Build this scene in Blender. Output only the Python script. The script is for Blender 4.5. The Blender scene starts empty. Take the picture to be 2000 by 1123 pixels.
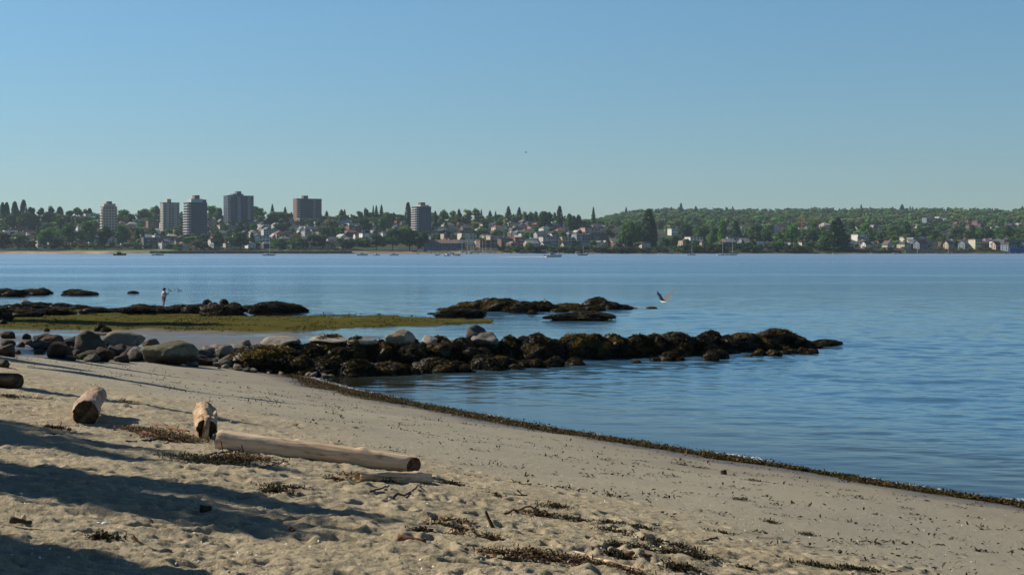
import bpy, math, random
import numpy as np
from mathutils import Vector, Matrix
# ------------------------------------------------------------------ camera, light, air
S = bpy.context.scene
R = math.radians
CAMZ, HOR, F = 5.2, 488.0, 3000.0      # eye height above the water, horizon row and focal length in photo pixels
cam = bpy.data.objects.new('camera', bpy.data.cameras.new('camera'))
S.collection.objects.link(cam); S.camera = cam
cam.location = (0, 0, CAMZ); cam.rotation_euler = (R(90), 0, 0)
cam.data.sensor_width = 36; cam.data.lens = 54
cam.data.shift_y = -(561.5 - HOR) / 2000
cam.data.clip_start = .1; cam.data.clip_end = 60000
SUN_EL, SUN_AZ = 34.0, 20.0            # elevation; degrees in front of due left
sd = Vector((-math.cos(R(SUN_AZ)) * math.cos(R(SUN_EL)), math.sin(R(SUN_AZ)) * math.cos(R(SUN_EL)), math.sin(R(SUN_EL))))
sun = bpy.data.objects.new('sun', bpy.data.lights.new('sun', 'SUN'))
S.collection.objects.link(sun); sun.rotation_euler = sd.to_track_quat('Z', 'Y').to_euler()
sun.data.energy = 5.0; sun.data.angle = R(.5); sun.data.color = (1, .90, .75)
W = bpy.data.worlds.new('World'); S.world = W; W.use_nodes = True
nt = W.node_tree
sk = nt.nodes.new('ShaderNodeTexSky'); sk.sky_type = 'NISHITA'; sk.sun_disc = False
sk.sun_elevation = R(SUN_EL); sk.sun_rotation = math.atan2(sd.x, sd.y)
sk.air_density = 1.0; sk.dust_density = 0.0; sk.ozone_density = 2.0; sk.altitude = 0
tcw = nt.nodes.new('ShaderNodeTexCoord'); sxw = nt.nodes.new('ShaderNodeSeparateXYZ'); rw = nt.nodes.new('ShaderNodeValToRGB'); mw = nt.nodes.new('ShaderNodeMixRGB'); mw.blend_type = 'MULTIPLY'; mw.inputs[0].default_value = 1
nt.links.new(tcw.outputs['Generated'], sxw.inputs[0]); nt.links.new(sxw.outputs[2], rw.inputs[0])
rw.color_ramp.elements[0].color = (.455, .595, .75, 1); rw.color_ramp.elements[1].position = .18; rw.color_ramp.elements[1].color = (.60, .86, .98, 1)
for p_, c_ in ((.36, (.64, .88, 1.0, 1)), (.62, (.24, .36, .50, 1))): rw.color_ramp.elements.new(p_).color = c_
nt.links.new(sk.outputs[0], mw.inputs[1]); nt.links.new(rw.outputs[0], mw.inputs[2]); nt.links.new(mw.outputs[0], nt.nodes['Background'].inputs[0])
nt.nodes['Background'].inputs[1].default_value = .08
S.view_settings.view_transform = 'Standard'; S.view_settings.look = 'None'
S.view_settings.exposure = 0.35; S.view_settings.gamma = 1
S.cycles.use_denoising = True
S.cycles.max_bounces = 6; S.cycles.diffuse_bounces = 2; S.cycles.glossy_bounces = 3
S.cycles.transparent_max_bounces = 12; S.cycles.volume_bounces = 0
S.cycles.caustics_reflective = False; S.cycles.caustics_refractive = False
rnd = random.Random(7)

# ------------------------------------------------------------------ noise
def _h(ix, iy, iz, s):
    n = (ix * 374761393 + iy * 668265263 + iz * 2147483647 + s * 1274126177) & 0xffffffff
    n = ((n ^ (n >> 13)) * 1274126177) & 0xffffffff
    n = ((n ^ (n >> 16)) * 2246822519) & 0xffffffff
    return ((n ^ (n >> 15)) & 0xffff) / 65535.0
def vnoise(x, y, z=0.0, s=0):
    x = np.asarray(x, float); y = np.asarray(y, float); z = np.zeros_like(x) + z
    ix, iy, iz = np.floor(x), np.floor(y), np.floor(z)
    fx, fy, fz = x - ix, y - iy, z - iz
    ix, iy, iz = ix.astype(np.int64), iy.astype(np.int64), iz.astype(np.int64)
    fx, fy, fz = [f * f * f * (f * (f * 6 - 15) + 10) for f in (fx, fy, fz)]
    r = 0
    for a in (0, 1):
        for b in (0, 1):
            for c in (0, 1):
                r = r + _h(ix + a, iy + b, iz + c, s) * (fx if a else 1 - fx) * (fy if b else 1 - fy) * (fz if c else 1 - fz)
    return r * 2 - 1
def fbm(x, y, z=0.0, s=0, o=4, g=.5):
    r, a = 0, 1.0
    for i in range(o):
        r = r + a * vnoise(np.asarray(x) * 2 ** i + 17.3 * i, np.asarray(y) * 2 ** i - 9.1 * i, np.asarray(z) * 2 ** i, s + i); a *= g
    return r
def sstep(a, b, x):
    t = np.clip((np.asarray(x, float) - a) / (b - a), 0, 1); return t * t * (3 - 2 * t)

# ------------------------------------------------------------------ mesh helpers
def fast_mesh(name, V, Fq, mats, smooth=False, mi=None, col=None):
    V = np.asarray(V, np.float32); Fq = np.asarray(Fq, np.int32)
    me = bpy.data.meshes.new(name)
    nf, k = Fq.shape
    me.vertices.add(len(V)); me.vertices.foreach_set('co', V.ravel())
    me.loops.add(nf * k); me.loops.foreach_set('vertex_index', Fq.ravel())
    me.polygons.add(nf); me.polygons.foreach_set('loop_start', np.arange(0, nf * k, k, dtype=np.int32))
    try: me.polygons.foreach_set('loop_total', np.full(nf, k, np.int32))
    except Exception: pass
    if mi is not None: me.polygons.foreach_set('material_index', np.asarray(mi, np.int32))
    me.polygons.foreach_set('use_smooth', np.full(nf, smooth, bool))
    me.update(calc_edges=True)
    for m in (mats if isinstance(mats, (list, tuple)) else [mats]): me.materials.append(m)
    if col is not None:
        a = me.color_attributes.new('col', 'FLOAT_COLOR', 'POINT')
        c = np.ones((len(V), 4), np.float32); c[:, :3] = col; a.data.foreach_set('color', c.ravel())
    return me
def link(name, me, parent=None, loc=(0, 0, 0), rz=0.0, sc=None):
    o = bpy.data.objects.new(name, me); S.collection.objects.link(o)
    o.location = loc; o.rotation_euler = (0, 0, rz)
    if sc is not None: o.scale = sc if hasattr(sc, '__len__') else (sc, sc, sc)
    if parent: o.parent = parent
    return o
def tag(o, label=None, cat=None, group=None, kind=None):
    if label: o['label'] = label
    if cat: o['category'] = cat
    if group: o['group'] = group
    if kind: o['kind'] = kind
    return o
class MB:
    """collects faces of any size for one mesh"""
    def __init__(s): s.v, s.f, s.m = [], [], []
    def add(s, vs, fs, m=0):
        n = len(s.v); s.v += [tuple(v) for v in vs]; s.f += [tuple(i + n for i in f) for f in fs]; s.m += [m] * len(fs); return s
    def box(s, x0, x1, y0, y1, z0, z1, m=0):
        return s.add([(x0, y0, z0), (x1, y0, z0), (x1, y1, z0), (x0, y1, z0), (x0, y0, z1), (x1, y0, z1), (x1, y1, z1), (x0, y1, z1)],
                     [(0, 3, 2, 1), (4, 5, 6, 7), (0, 1, 5, 4), (1, 2, 6, 5), (2, 3, 7, 6), (3, 0, 4, 7)], m)
    def tube(s, pts, rad, n=8, m=0, cap=True, sx=1.0):
        P = [Vector(p) for p in pts]; rad = list(rad) if hasattr(rad, '__len__') else [rad] * len(P)
        vs, fs = [], []; up = None
        for i, p in enumerate(P):
            t = (P[min(i + 1, len(P) - 1)] - P[max(i - 1, 0)]).normalized()
            if up is None: up = Vector((0, 0, 1)) if abs(t.z) < .9 else Vector((0, 1, 0))
            a = t.cross(up).normalized(); b = a.cross(t).normalized(); up = b
            for k in range(n):
                w = 2 * math.pi * k / n; vs.append(p + (a * math.cos(w) * sx + b * math.sin(w)) * rad[i])
        for i in range(len(P) - 1):
            for k in range(n): fs.append((i * n + k, i * n + (k + 1) % n, (i + 1) * n + (k + 1) % n, (i + 1) * n + k))
        if cap: fs += [tuple(range(n - 1, -1, -1)), tuple((len(P) - 1) * n + k for k in range(n))]
        return s.add(vs, fs, m)
    def ball(s, c, r, m=0, nu=12, nv=8):
        r = r if hasattr(r, '__len__') else (r, r, r); vs, fs = [], []
        for j in range(nv + 1):
            th = math.pi * j / nv
            for i in range(nu):
                ph = 2 * math.pi * i / nu
                vs.append((c[0] + r[0] * math.sin(th) * math.cos(ph), c[1] + r[1] * math.sin(th) * math.sin(ph), c[2] + r[2] * math.cos(th)))
        for j in range(nv):
            for i in range(nu): fs.append((j * nu + i, (j + 1) * nu + i, (j + 1) * nu + (i + 1) % nu, j * nu + (i + 1) % nu))
        return s.add(vs, fs, m)
    def mesh(s, name, mats, smooth=False):
        me = bpy.data.meshes.new(name); me.from_pydata([tuple(v) for v in s.v], [], s.f)
        for m in (mats if isinstance(mats, (list, tuple)) else [mats]): me.materials.append(m)
        me.polygons.foreach_set('material_index', s.m); me.polygons.foreach_set('use_smooth', [smooth] * len(s.f)); me.update(); return me
    def build(s, name, mats, parent=None, smooth=False, **k): return link(name, s.mesh(name, mats, smooth), parent, **k)
def empty(name, loc=(0, 0, 0), rz=0.0, sc=None): return link(name, None, None, loc, rz, sc)
def copy_tree(o, parent=None):
    c = o.copy(); S.collection.objects.link(c); c.parent = parent
    for ch in list(o.children): copy_tree(ch, c)
    return c

# ------------------------------------------------------------------ materials
def mat(name, rough=.8, spec=.3):
    m = bpy.data.materials.new(name); m.use_nodes = True
    b = m.node_tree.nodes['Principled BSDF']; b.inputs['Roughness'].default_value = rough; b.inputs['Specular IOR Level'].default_value = spec
    return m, m.node_tree, b
def N(t, kind, **k):
    n = t.nodes.new('ShaderNode' + kind)
    for a, v in k.items(): setattr(n, a, v)
    return n
def noise_node(t, scale, detail=4, co='Object', stretch=None, rough=.55):
    tc = N(t, 'TexCoord'); n = N(t, 'TexNoise'); n.inputs['Scale'].default_value = scale; n.inputs['Detail'].default_value = detail
    n.inputs['Roughness'].default_value = rough
    if stretch:
        mp = N(t, 'Mapping'); mp.inputs['Scale'].default_value = stretch
        t.links.new(tc.outputs[co], mp.inputs[0]); t.links.new(mp.outputs[0], n.inputs['Vector'])
    else: t.links.new(tc.outputs[co], n.inputs['Vector'])
    return n
def ramp(t, src, stops):
    r = N(t, 'ValToRGB'); e = r.color_ramp.elements
    while len(e) < len(stops): e.new(.5)
    for i, (p, c) in enumerate(stops): e[i].position = p; e[i].color = (*c, 1) if len(c) == 3 else c
    t.links.new(src, r.inputs[0]); return r
def mix(t, mode, fac, a, b):
    m = N(t, 'MixRGB', blend_type=mode)
    for i, v in ((0, fac), (1, a), (2, b)):
        if hasattr(v, 'is_linked'): t.links.new(v, m.inputs[i])
        elif i == 0: m.inputs[0].default_value = v
        else: m.inputs[i].default_value = (*v, 1)
    return m.outputs[0]
def bump(t, b, src, strength=.5, dist=.02):
    n = N(t, 'Bump'); n.inputs['Strength'].default_value = strength; n.inputs['Distance'].default_value = dist
    t.links.new(src, n.inputs['Height']); t.links.new(n.outputs[0], b.inputs['Normal']); return n
def simple(name, c1, c2=None, scale=3, rough=.8, spec=.3, bmp=0, stretch=None):
    m, t, b = mat(name, rough, spec)
    c2 = c2 or tuple(x * .7 for x in c1)
    n = noise_node(t, scale, 5, stretch=stretch); r = ramp(t, n.outputs[0], [(.35, c2), (.65, c1)])
    t.links.new(r.outputs[0], b.inputs['Base Color'])
    if bmp: bump(t, b, n.outputs[0], .6, bmp)
    return m
def objcol(name, rough=.8, var=.25, scale=.4, spec=.25, trans=0.0):
    m, t, b = mat(name, rough, spec)
    oi = N(t, 'ObjectInfo'); n = noise_node(t, scale, 4)
    r = ramp(t, n.outputs[0], [(.3, (1 - var,) * 3), (.7, (1 + var,) * 3)])
    c = mix(t, 'MULTIPLY', 1, oi.outputs['Color'], r.outputs[0]); t.links.new(c, b.inputs['Base Color'])
    if trans:
        tl = N(t, 'BsdfTranslucent'); t.links.new(c, tl.inputs[0]); ms = N(t, 'MixShader'); ms.inputs[0].default_value = trans
        t.links.new(b.outputs[0], ms.inputs[1]); t.links.new(tl.outputs[0], ms.inputs[2])
        t.links.new(ms.outputs[0], t.nodes['Material Output'].inputs[0])
    return m
def attrmat(name, rough=.8, spec=.3, nscale=0, nvar=.2, trans=0.0, bmp=0):
    m, t, b = mat(name, rough, spec)
    a = N(t, 'Attribute', attribute_name='col'); src = a.outputs['Color']
    if nscale:
        n = noise_node(t, nscale, 5); r = ramp(t, n.outputs[0], [(.3, (1 - nvar,) * 3), (.7, (1 + nvar,) * 3)])
        src = mix(t, 'MULTIPLY', 1, src, r.outputs[0])
        if bmp: bump(t, b, n.outputs[0], .7, bmp)
    t.links.new(src, b.inputs['Base Color'])
    if trans:
        tl = N(t, 'BsdfTranslucent'); t.links.new(src, tl.inputs[0]); ms = N(t, 'MixShader'); ms.inputs[0].default_value = trans
        t.links.new(b.outputs[0], ms.inputs[1]); t.links.new(tl.outputs[0], ms.inputs[2])
        t.links.new(ms.outputs[0], t.nodes['Material Output'].inputs[0])
    return m

# ------------------------------------------------------------------ near ground: heights
_SY = np.array([-40, 0, 12, 31.4, 32.9, 34.5, 37.4, 40.6, 43.1, 46.7, 50.8, 56.3, 64.5, 75, 90, 300])
_SX = np.array([52, 29.5, 22.3, 10.5, 9.3, 8.05, 6.2, 4.1, 2.2, 0, -2.5, -5.6, -9.5, -15, -25, -150])
def shore_s(X, Y): return (np.interp(Y, _SY, _SX) - X) * .856 + .25 * vnoise(np.asarray(Y) * .35, np.asarray(X) * .2, s=5)
_BX = np.array([-90, -60, -25, -17.2, -15.5, -13.2, -10.5, -6, 0, 20, 90]); _BY = np.array([38, 40, 48, 54, 58, 64.5, 65.5, 67, 70, 84, 130])
_FS = np.array([-60, -8, 0, 5, 13, 18, 25, 40, 90]); _FH = np.array([-4, -.9, 0, .6, 1.78, 2.55, 3.3, 3.7, 4.5])
_AU = np.array([-900, -100, 0, 180, 470, 600, 700, 850, 960, 1000]); _AT = np.array([596, 598, 600, 603, 605, 613, 617, 621, 625.5, 630])
_AB = np.array([648, 645, 643, 645, 650, 647, 641, 636.5, 633, 630.2])
def beach_h(X, Y, fine=False):
    X = np.asarray(X, float); Y = np.asarray(Y, float)
    s = shore_s(X, Y); h = np.interp(s, _FS, _FH)
    h = h + .05 * fbm(X * .25, Y * .2, s=11, o=2) * sstep(1, 6, s)
    Yc = np.maximum(Y, 2); u = 1000 + F * X / Yc; v = HOR + F * CAMZ / Yc
    n1 = fbm(X * .10, Y * .35, s=21, o=4); n2 = fbm(X * .35, Y * .6, s=31, o=4)
    top, bot = np.interp(u, _AU, _AT) + 1.5 * n2, np.interp(u, _AU, _AB) + 1.5 * n1
    alg = sstep(-.8, .8, v - top) * sstep(-.8, .8, bot - v) * (1 - sstep(960, 990, u))
    wet = .012 - .02 * sstep(300, 560, u) - .3 * sstep(560, 700, u) - .6 * sstep(700, 1000, u) + .055 * n1 + .02 * n2
    wet = np.where(v < 618, -.5 - .01 * (618 - v), wet)
    wet = wet + .11 * np.exp(-((v - 674) / 7) ** 2) * sstep(250, 330, u) * (1 - sstep(560, 690, u))
    wet = wet + .15 * np.exp(-((v - 652.5) / 1.7) ** 2) * (1 - sstep(680, 740, u)) * sstep(500, 560, u) + .34 * np.exp(-((v - 659) / 2) ** 2) * sstep(670, 700, u) * (1 - sstep(745, 765, u))
    flat = wet * (1 - alg) + alg * (.07 + .10 * np.abs(n2) + .05 * n1)
    b = sstep(0, 3.5, Y - np.interp(X, _BX, _BY))
    h = h * (1 - b) + flat * b
    if fine:
        dry = sstep(12.4, 15, s + .9 * vnoise(X * .5, Y * .5, s=71)) * (1 - b)
        h = h + dry * (.024 * fbm(X * 1.3, Y * 1.9, s=41, o=3, g=.5) + .017 * fbm(X * 6, Y * 8, s=47, o=4, g=.65) - .01)
        h = h + .004 * fbm(X * 3, Y * 2, s=51, o=4) * sstep(.5, 3, s) * (1 - b)
        pit = np.zeros_like(h); rp = np.random.RandomState(5)
        for _ in range(1300):       # footprints trodden into the dry sand
            if _ % 3: cx, cy = rp.uniform(-9, 9), rp.uniform(9.5, 34)
            else: cx, cy = rp.uniform(-5, 6), rp.uniform(9.5, 18)
            if shore_s(cx, cy) < 13: continue
            a = rp.uniform(0, 3.14); ca, sa = math.cos(a), math.sin(a); L, Wd, dp = rp.uniform(.09, .16), rp.uniform(.05, .08), rp.uniform(.012, .04)
            k = (np.abs(X - cx) < .7) & (np.abs(Y - cy) < .7)
            if not k.any(): continue
            dx, dy = X[k] - cx, Y[k] - cy; q = ((dx * ca + dy * sa) / L) ** 2 + ((-dx * sa + dy * ca) / Wd) ** 2
            pit[k] += -dp * np.exp(-q * q * .8) + dp * .45 * np.exp(-(np.sqrt(q) - 1.7) ** 2 * 3)
        h = h + pit
    return h
def gz(X, Y): return float(beach_h(np.array([X]), np.array([Y]))[0])
def hit(u, v, dmin=8.0, dmax=230.0):
    """where the ray through a photo pixel meets the near ground"""
    D = np.concatenate([np.arange(dmin, 40, .05), np.arange(40, dmax, .15)]); X = (u - 1000) / F * D
    z = np.maximum(beach_h(X, D), 0.0 if v < 0 else -9); ray = CAMZ + (HOR - v) / F * D
    z = np.maximum(z, 0)
    k = np.argmax(ray <= z)
    return float(X[k]), float(D[k]), float(z[k])
_grow = []
# ------------------------------------------------------------------ beach
def fan(us, Ds):
    U, D = np.meshgrid(us, Ds); X = (U - 1000) / F * D; n, m = U.shape
    i = np.arange(n * m).reshape(n, m); Fq = np.stack([i[:-1, :-1], i[:-1, 1:], i[1:, 1:], i[1:, :-1]], -1).reshape(-1, 4)
    return X.ravel(), D.ravel(), Fq
us = np.concatenate([np.linspace(-6000, -420, 60), np.linspace(-400, 2300, 860), np.linspace(2320, 6000, 50)])
Ds = np.concatenate([np.linspace(1.0, 8.5, 12), F * CAMZ / np.arange(1780, 60, -1.9), [300, 400]])
X, Y, Fq = fan(us, Ds)
Z = beach_h(X, Y, True)
me = fast_mesh('beach', np.stack([X, Y, Z], 1), Fq, [], True)
s_ = shore_s(X, Y); b_ = sstep(0, 3.5, Y - np.interp(X, _BX, _BY))
Yc = np.maximum(Y, 2); u_ = 1000 + F * X / Yc; v_ = HOR + F * CAMZ / Yc
alg = sstep(-2, 1, v_ - np.interp(u_, _AU, _AT)) * sstep(-2, 2, np.interp(u_, _AU, _AB) - v_) * b_
dry = sstep(11.6, 14.6, s_ + .9 * vnoise(X * .5, Y * .5, s=71)) * (1 - b_)
wetm = np.maximum(np.maximum(1 - sstep(.9, 3.2, s_ + .5 * vnoise(X, Y, s=3)), .28 * (1 - sstep(2.5, 8, s_ + 1.5 * vnoise(X * .3, Y * .3, s=6)))), b_)
a = me.color_attributes.new('zone', 'FLOAT_COLOR', 'POINT')
c = np.ones((len(X), 4), np.float32); c[:, 0] = dry; c[:, 1] = wetm; c[:, 2] = alg; a.data.foreach_set('color', c.ravel())
m, t, b = mat('sand', .95, .2)
at = N(t, 'Attribute', attribute_name='zone'); sp = N(t, 'SeparateColor'); t.links.new(at.outputs['Color'], sp.inputs[0])
n1 = noise_node(t, 1.2, 6); n2 = noise_node(t, 55, 4, rough=.7); n3 = noise_node(t, .25, 4, stretch=(1, .6, 1))
dryc = ramp(t, n1.outputs[0], [(.3, (.30, .255, .168)), (.7, (.43, .365, .245))])
damp = ramp(t, n3.outputs[0], [(.3, (.27, .245, .185)), (.5, (.335, .302, .22)), (.72, (.285, .262, .205))])
c = mix(t, 'MIX', sp.outputs[0], damp.outputs[0], dryc.outputs[0])
wetc = ramp(t, n1.outputs[0], [(.3, (.115, .095, .07)), (.7, (.17, .14, .105))])
c = mix(t, 'MIX', sp.outputs[1], c, wetc.outputs[0])
n5 = noise_node(t, .8, 10, stretch=(.4, .8, 1), rough=.8)
algc = ramp(t, n5.outputs[0], [(.28, (.018, .013, .005)), (.40, (.05, .042, .010)), (.50, (.085, .085, .012)), (.57, (.06, .05, .012)), (.66, (.09, .09, .014)), (.8, (.11, .13, .016))])
c = mix(t, 'MIX', sp.outputs[2], c, algc.outputs[0])
g = ramp(t, n2.outputs[0], [(.3, (.6, .6, .6)), (.46, (1, 1, 1)), (.56, (1, 1, 1)), (.72, (1.3, 1.3, 1.3))]); c = mix(t, 'MULTIPLY', 1, c, g.outputs[0])
t.links.new(c, b.inputs['Base Color'])
rr = N(t, 'MapRange'); t.links.new(sp.outputs[1], rr.inputs[0]); rr.inputs[3].default_value = .95; rr.inputs[4].default_value = .38
ra = N(t, 'Math', operation='ADD'); ra.use_clamp = True; t.links.new(rr.outputs[0], ra.inputs[0]); t.links.new(sp.outputs[2], ra.inputs[1]); t.links.new(ra.outputs[0], b.inputs['Roughness'])
sl = N(t, 'MapRange'); t.links.new(sp.outputs[2], sl.inputs[0]); sl.inputs[3].default_value = .3; sl.inputs[4].default_value = .03; t.links.new(sl.outputs[0], b.inputs['Specular IOR Level'])
ad = N(t, 'Math', operation='ADD'); t.links.new(n2.outputs[0], ad.inputs[0])
n4 = noise_node(t, 9, 6, rough=.7); ml = N(t, 'Math', operation='MULTIPLY'); ml.inputs[1].default_value = 2.5; t.links.new(n4.outputs[0], ml.inputs[0]); t.links.new(ml.outputs[0], ad.inputs[1])
bump(t, b, ad.outputs[0], .9, .016)
me.materials.append(m)
tag(link('beach', me), 'grey brown sand beach with footprints, wet flats and green algae', 'beach', kind='structure')

# ------------------------------------------------------------------ sea
us = np.concatenate([np.linspace(-9000, -820, 30), np.linspace(-800, -120, 120), np.linspace(-115, 2115, 860), np.linspace(2125, 2800, 100), np.linspace(2850, 9000, 30)])
Ds = np.concatenate([[18, 22, 25], F * CAMZ / np.arange(600, 40, -.5), F * CAMZ / np.arange(39.6, 7.0, -.6), [2400]])
X, Y, Fq = fan(us, Ds)
dD = .5 * Y * Y / (F * CAMZ)
calm = .55 + .45 * sstep(-.3, .5, fbm(X * .02, Y * .03, s=61, o=2)); g = sstep(-6, 10, (Y - np.interp(X, _BX, _BY)) ) * (1 - sstep(105, 130, Y)) * (1 - sstep(2, 12, X)); calm = calm * (1 - .75 * g)
slick = sstep(-.25, .15, fbm(X * .003, Y * .02 + .00 * X, s=63, o=3)); calm = calm * (1 - sstep(120, 260, Y) * .75 * (1 - slick))
calm = calm * (1 - .5 * (1 - sstep(5, 15, X)) * (1 - sstep(66, 80, Y))) * (.3 + .7 * sstep(0, 6, -shore_s(X, Y)))
Zw = np.zeros_like(X)
for k_, (lam, sl) in enumerate([(.35, .045), (.6, .05), (1.0, .055), (1.7, .05), (2.8, .04), (4.6, .022), (8, .014), (14, .010), (25, .009), (45, .008)]):
    m_ = sstep(1.6, 3.6, lam / dD) * (1 if lam < 3 else sstep(60, 110, Y)); q_ = m_ > 0
    if q_.any(): Zw[q_] += m_[q_] * lam * sl * .55 * vnoise((X[q_] + .35 * Y[q_]) / lam / (1.5 if lam < 4 else 2.4) * 2, Y[q_] / lam * 2 - .12 * X[q_] / lam, s=81 + k_)
Zw = Zw * calm * (.5 + .5 * sstep(45, 80, Y)) * (1 - sstep(900, 1800, Y))
me = fast_mesh('sea', np.stack([X, Y, Zw], 1), Fq, [], True)
dep = -beach_h(X, Y); dep = np.where(Y > 240, 2.0, dep); dep = np.maximum(dep, 2 * sstep(760, 900, 1000 + F * X / Y) * sstep(80, 90, Y))
a = me.color_attributes.new('zone', 'FLOAT_COLOR', 'POINT')
c = np.ones((len(X), 4), np.float32); c[:, 0] = np.clip(dep / 1.2, 0, 1); a.data.foreach_set('color', c.ravel())
m, t, b = mat('sea_water'); t.nodes.remove(b)
out = t.nodes['Material Output']
at = N(t, 'Attribute', attribute_name='zone'); sp = N(t, 'SeparateColor'); t.links.new(at.outputs['Color'], sp.inputs[0])
geo = N(t, 'NewGeometry'); ps = N(t, 'SeparateXYZ'); t.links.new(geo.outputs['Position'], ps.inputs[0])
w1 = noise_node(t, 1.6, 5, stretch=(1, 2.1, 1), rough=.6); w2 = noise_node(t, .22, 6, stretch=(1, 2.0, 1), rough=.65)
big = noise_node(t, .008, 3, stretch=(.35, 2.2, 1)); bigr = ramp(t, big.outputs[0], [(.33, (.15,) * 3), (.48, (.8,) * 3), (.7, (1,) * 3)])
far = N(t, 'MapRange'); t.links.new(ps.outputs[1], far.inputs[0]); far.inputs[1].default_value = 70; far.inputs[2].default_value = 260; far.inputs[3].default_value = 0; far.inputs[4].default_value = 1
st = N(t, 'Math', operation='MULTIPLY'); t.links.new(far.outputs[0], st.inputs[0]); t.links.new(bigr.outputs[0], st.inputs[1])
b1 = N(t, 'Bump'); b1.inputs['Distance'].default_value = .035; b1.inputs['Strength'].default_value = .2; t.links.new(w1.outputs[0], b1.inputs['Height'])
b2 = N(t, 'Bump'); b2.inputs['Distance'].default_value = .48; t.links.new(st.outputs[0], b2.inputs['Strength']); t.links.new(w2.outputs[0], b2.inputs['Height']); t.links.new(b1.outputs[0], b2.inputs['Normal'])
gl = N(t, 'BsdfGlossy'); gl.inputs['Color'].default_value = (.90, .97, 1, 1); t.links.new(b2.outputs[0], gl.inputs['Normal'])
rr = N(t, 'MapRange'); t.links.new(ps.outputs[1], rr.inputs[0]); rr.inputs[1].default_value = 40; rr.inputs[2].default_value = 700; rr.inputs[3].default_value = .05; rr.inputs[4].default_value = .3; t.links.new(rr.outputs[0], gl.inputs['Roughness'])
df = N(t, 'BsdfDiffuse'); dc = ramp(t, sp.outputs[0], [(0, (.05, .042, .025)), (.5, (.04, .065, .075)), (1, (.055, .135, .22))]); t.links.new(dc.outputs[0], df.inputs[0])
tr = N(t, 'BsdfTransparent'); tr.inputs[0].default_value = (.75, .72, .6, 1)
dm = N(t, 'MapRange'); t.links.new(sp.outputs[0], dm.inputs[0]); dm.inputs[1].default_value = 0.0; dm.inputs[2].default_value = .38; dm.inputs[3].default_value = .1
body = N(t, 'MixShader'); t.links.new(dm.outputs[0], body.inputs[0]); t.links.new(tr.outputs[0], body.inputs[1]); t.links.new(df.outputs[0], body.inputs[2])
fr = N(t, 'Fresnel'); fr.inputs[0].default_value = 1.34; t.links.new(b2.outputs[0], fr.inputs['Normal'])
ms = N(t, 'MixShader'); t.links.new(fr.outputs[0], ms.inputs[0]); t.links.new(body.outputs[0], ms.inputs[1]); t.links.new(gl.outputs[0], ms.inputs[2])
t.links.new(ms.outputs[0], out.inputs[0])
me.materials.append(m)
tag(link('sea', me), 'calm blue sea rippled by light wind', 'sea', kind='structure')
# ------------------------------------------------------------------ far shore: terrain
_LD = np.array([1935, 1950, 1962, 1972, 2010, 2700.]); _LP = np.array([497.5, 496, 494.2, 490.5, 488.0, 430.])
_RD = np.array([1935, 1950, 1962, 1995, 2600, 3400, 4700.]); _RP = np.array([497.5, 496, 494.6, 486.5, 463, 440, 416.])
def far_py(u, D):
    u = np.asarray(u, float); D = np.asarray(D, float)
    l = np.where(D <= 2700, np.interp(D, _LD, _LP), HOR - (HOR - 430.) * 2700 / np.maximum(D, 1) - 0)
    r = np.where(D <= 4700, np.interp(D, _RD, _RP), HOR - (HOR - 416.) * 4700 / np.maximum(D, 1))
    k = sstep(1060, 1260, u)
    p = l * (1 - k) + r * k
    return p + 2.5 * vnoise(u * .012, D * .002, s=91) * sstep(2050, 2300, D)
def far_z(u, D): return CAMZ + (HOR - far_py(u, D)) / F * np.asarray(D, float)
def far_at(u, y):
    """distance at which the hill ground is seen at photo pixel (u, y)"""
    D = np.arange(1950, 4690, 4.); p = far_py(np.full_like(D, u), D); k = np.argmax(p <= y)
    return float(D[k]) if p[k] <= y else (2690. if u < 1160 else 4680.)
def fpos(u, D): return ((u - 1000) / F * D, D, float(far_z(u, D)))
us = np.linspace(-1600, 3600, 420); Ds = np.concatenate([np.linspace(1930, 2020, 24), np.linspace(2030, 2800, 70), np.linspace(2830, 4800, 80), [5200, 5800, 6200]])
X, Y, Fq = fan(us, Ds); U = 1000 + F * X / Y
Z = far_z(U, Y); Z = np.where(Y < 1940, -1.5, Z)
n = fbm(X * .02, Y * .02, s=95, o=4)
col = np.zeros((len(X), 3))
grs, dk, snd = np.array([.09, .12, .035]), np.array([.045, .055, .03]), np.array([.30, .26, .20])
rck = np.array([.13, .11, .09])
col[:] = dk * .8 * (1 + .4 * n)[:, None]
lawn = (1 - sstep(2012, 2024, Y)) * (sstep(120, 150, U) * (1 - sstep(330, 350, U)) + .35 * sstep(480, 500, U) * (1 - sstep(600, 700, U))); col = col * (1 - lawn[:, None]) + grs * 1.5 * lawn[:, None]
shr = 1 - sstep(1968, 1975, Y + 12 * sstep(980, 1290, U)); sc_ = np.where(((U < 215))[:, None], snd, np.where((U < 1000)[:, None], snd * .4 + rck * .6, snd * .25 + rck * .75)) * (1 + .35 * fbm(X * .08, Y * .2, s=99, o=3))[:, None]
col = col * (1 - shr[:, None]) + sc_ * shr[:, None]
me = fast_mesh('hillside', np.stack([X, Y, Z], 1), Fq, [attrmat('hill_ground', .95, .1, .05, .3)], True, col=np.clip(col, 0, 1))
tag(link('hillside', me), 'far hillside rising behind the opposite shore', 'hillside', kind='structure')

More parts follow.
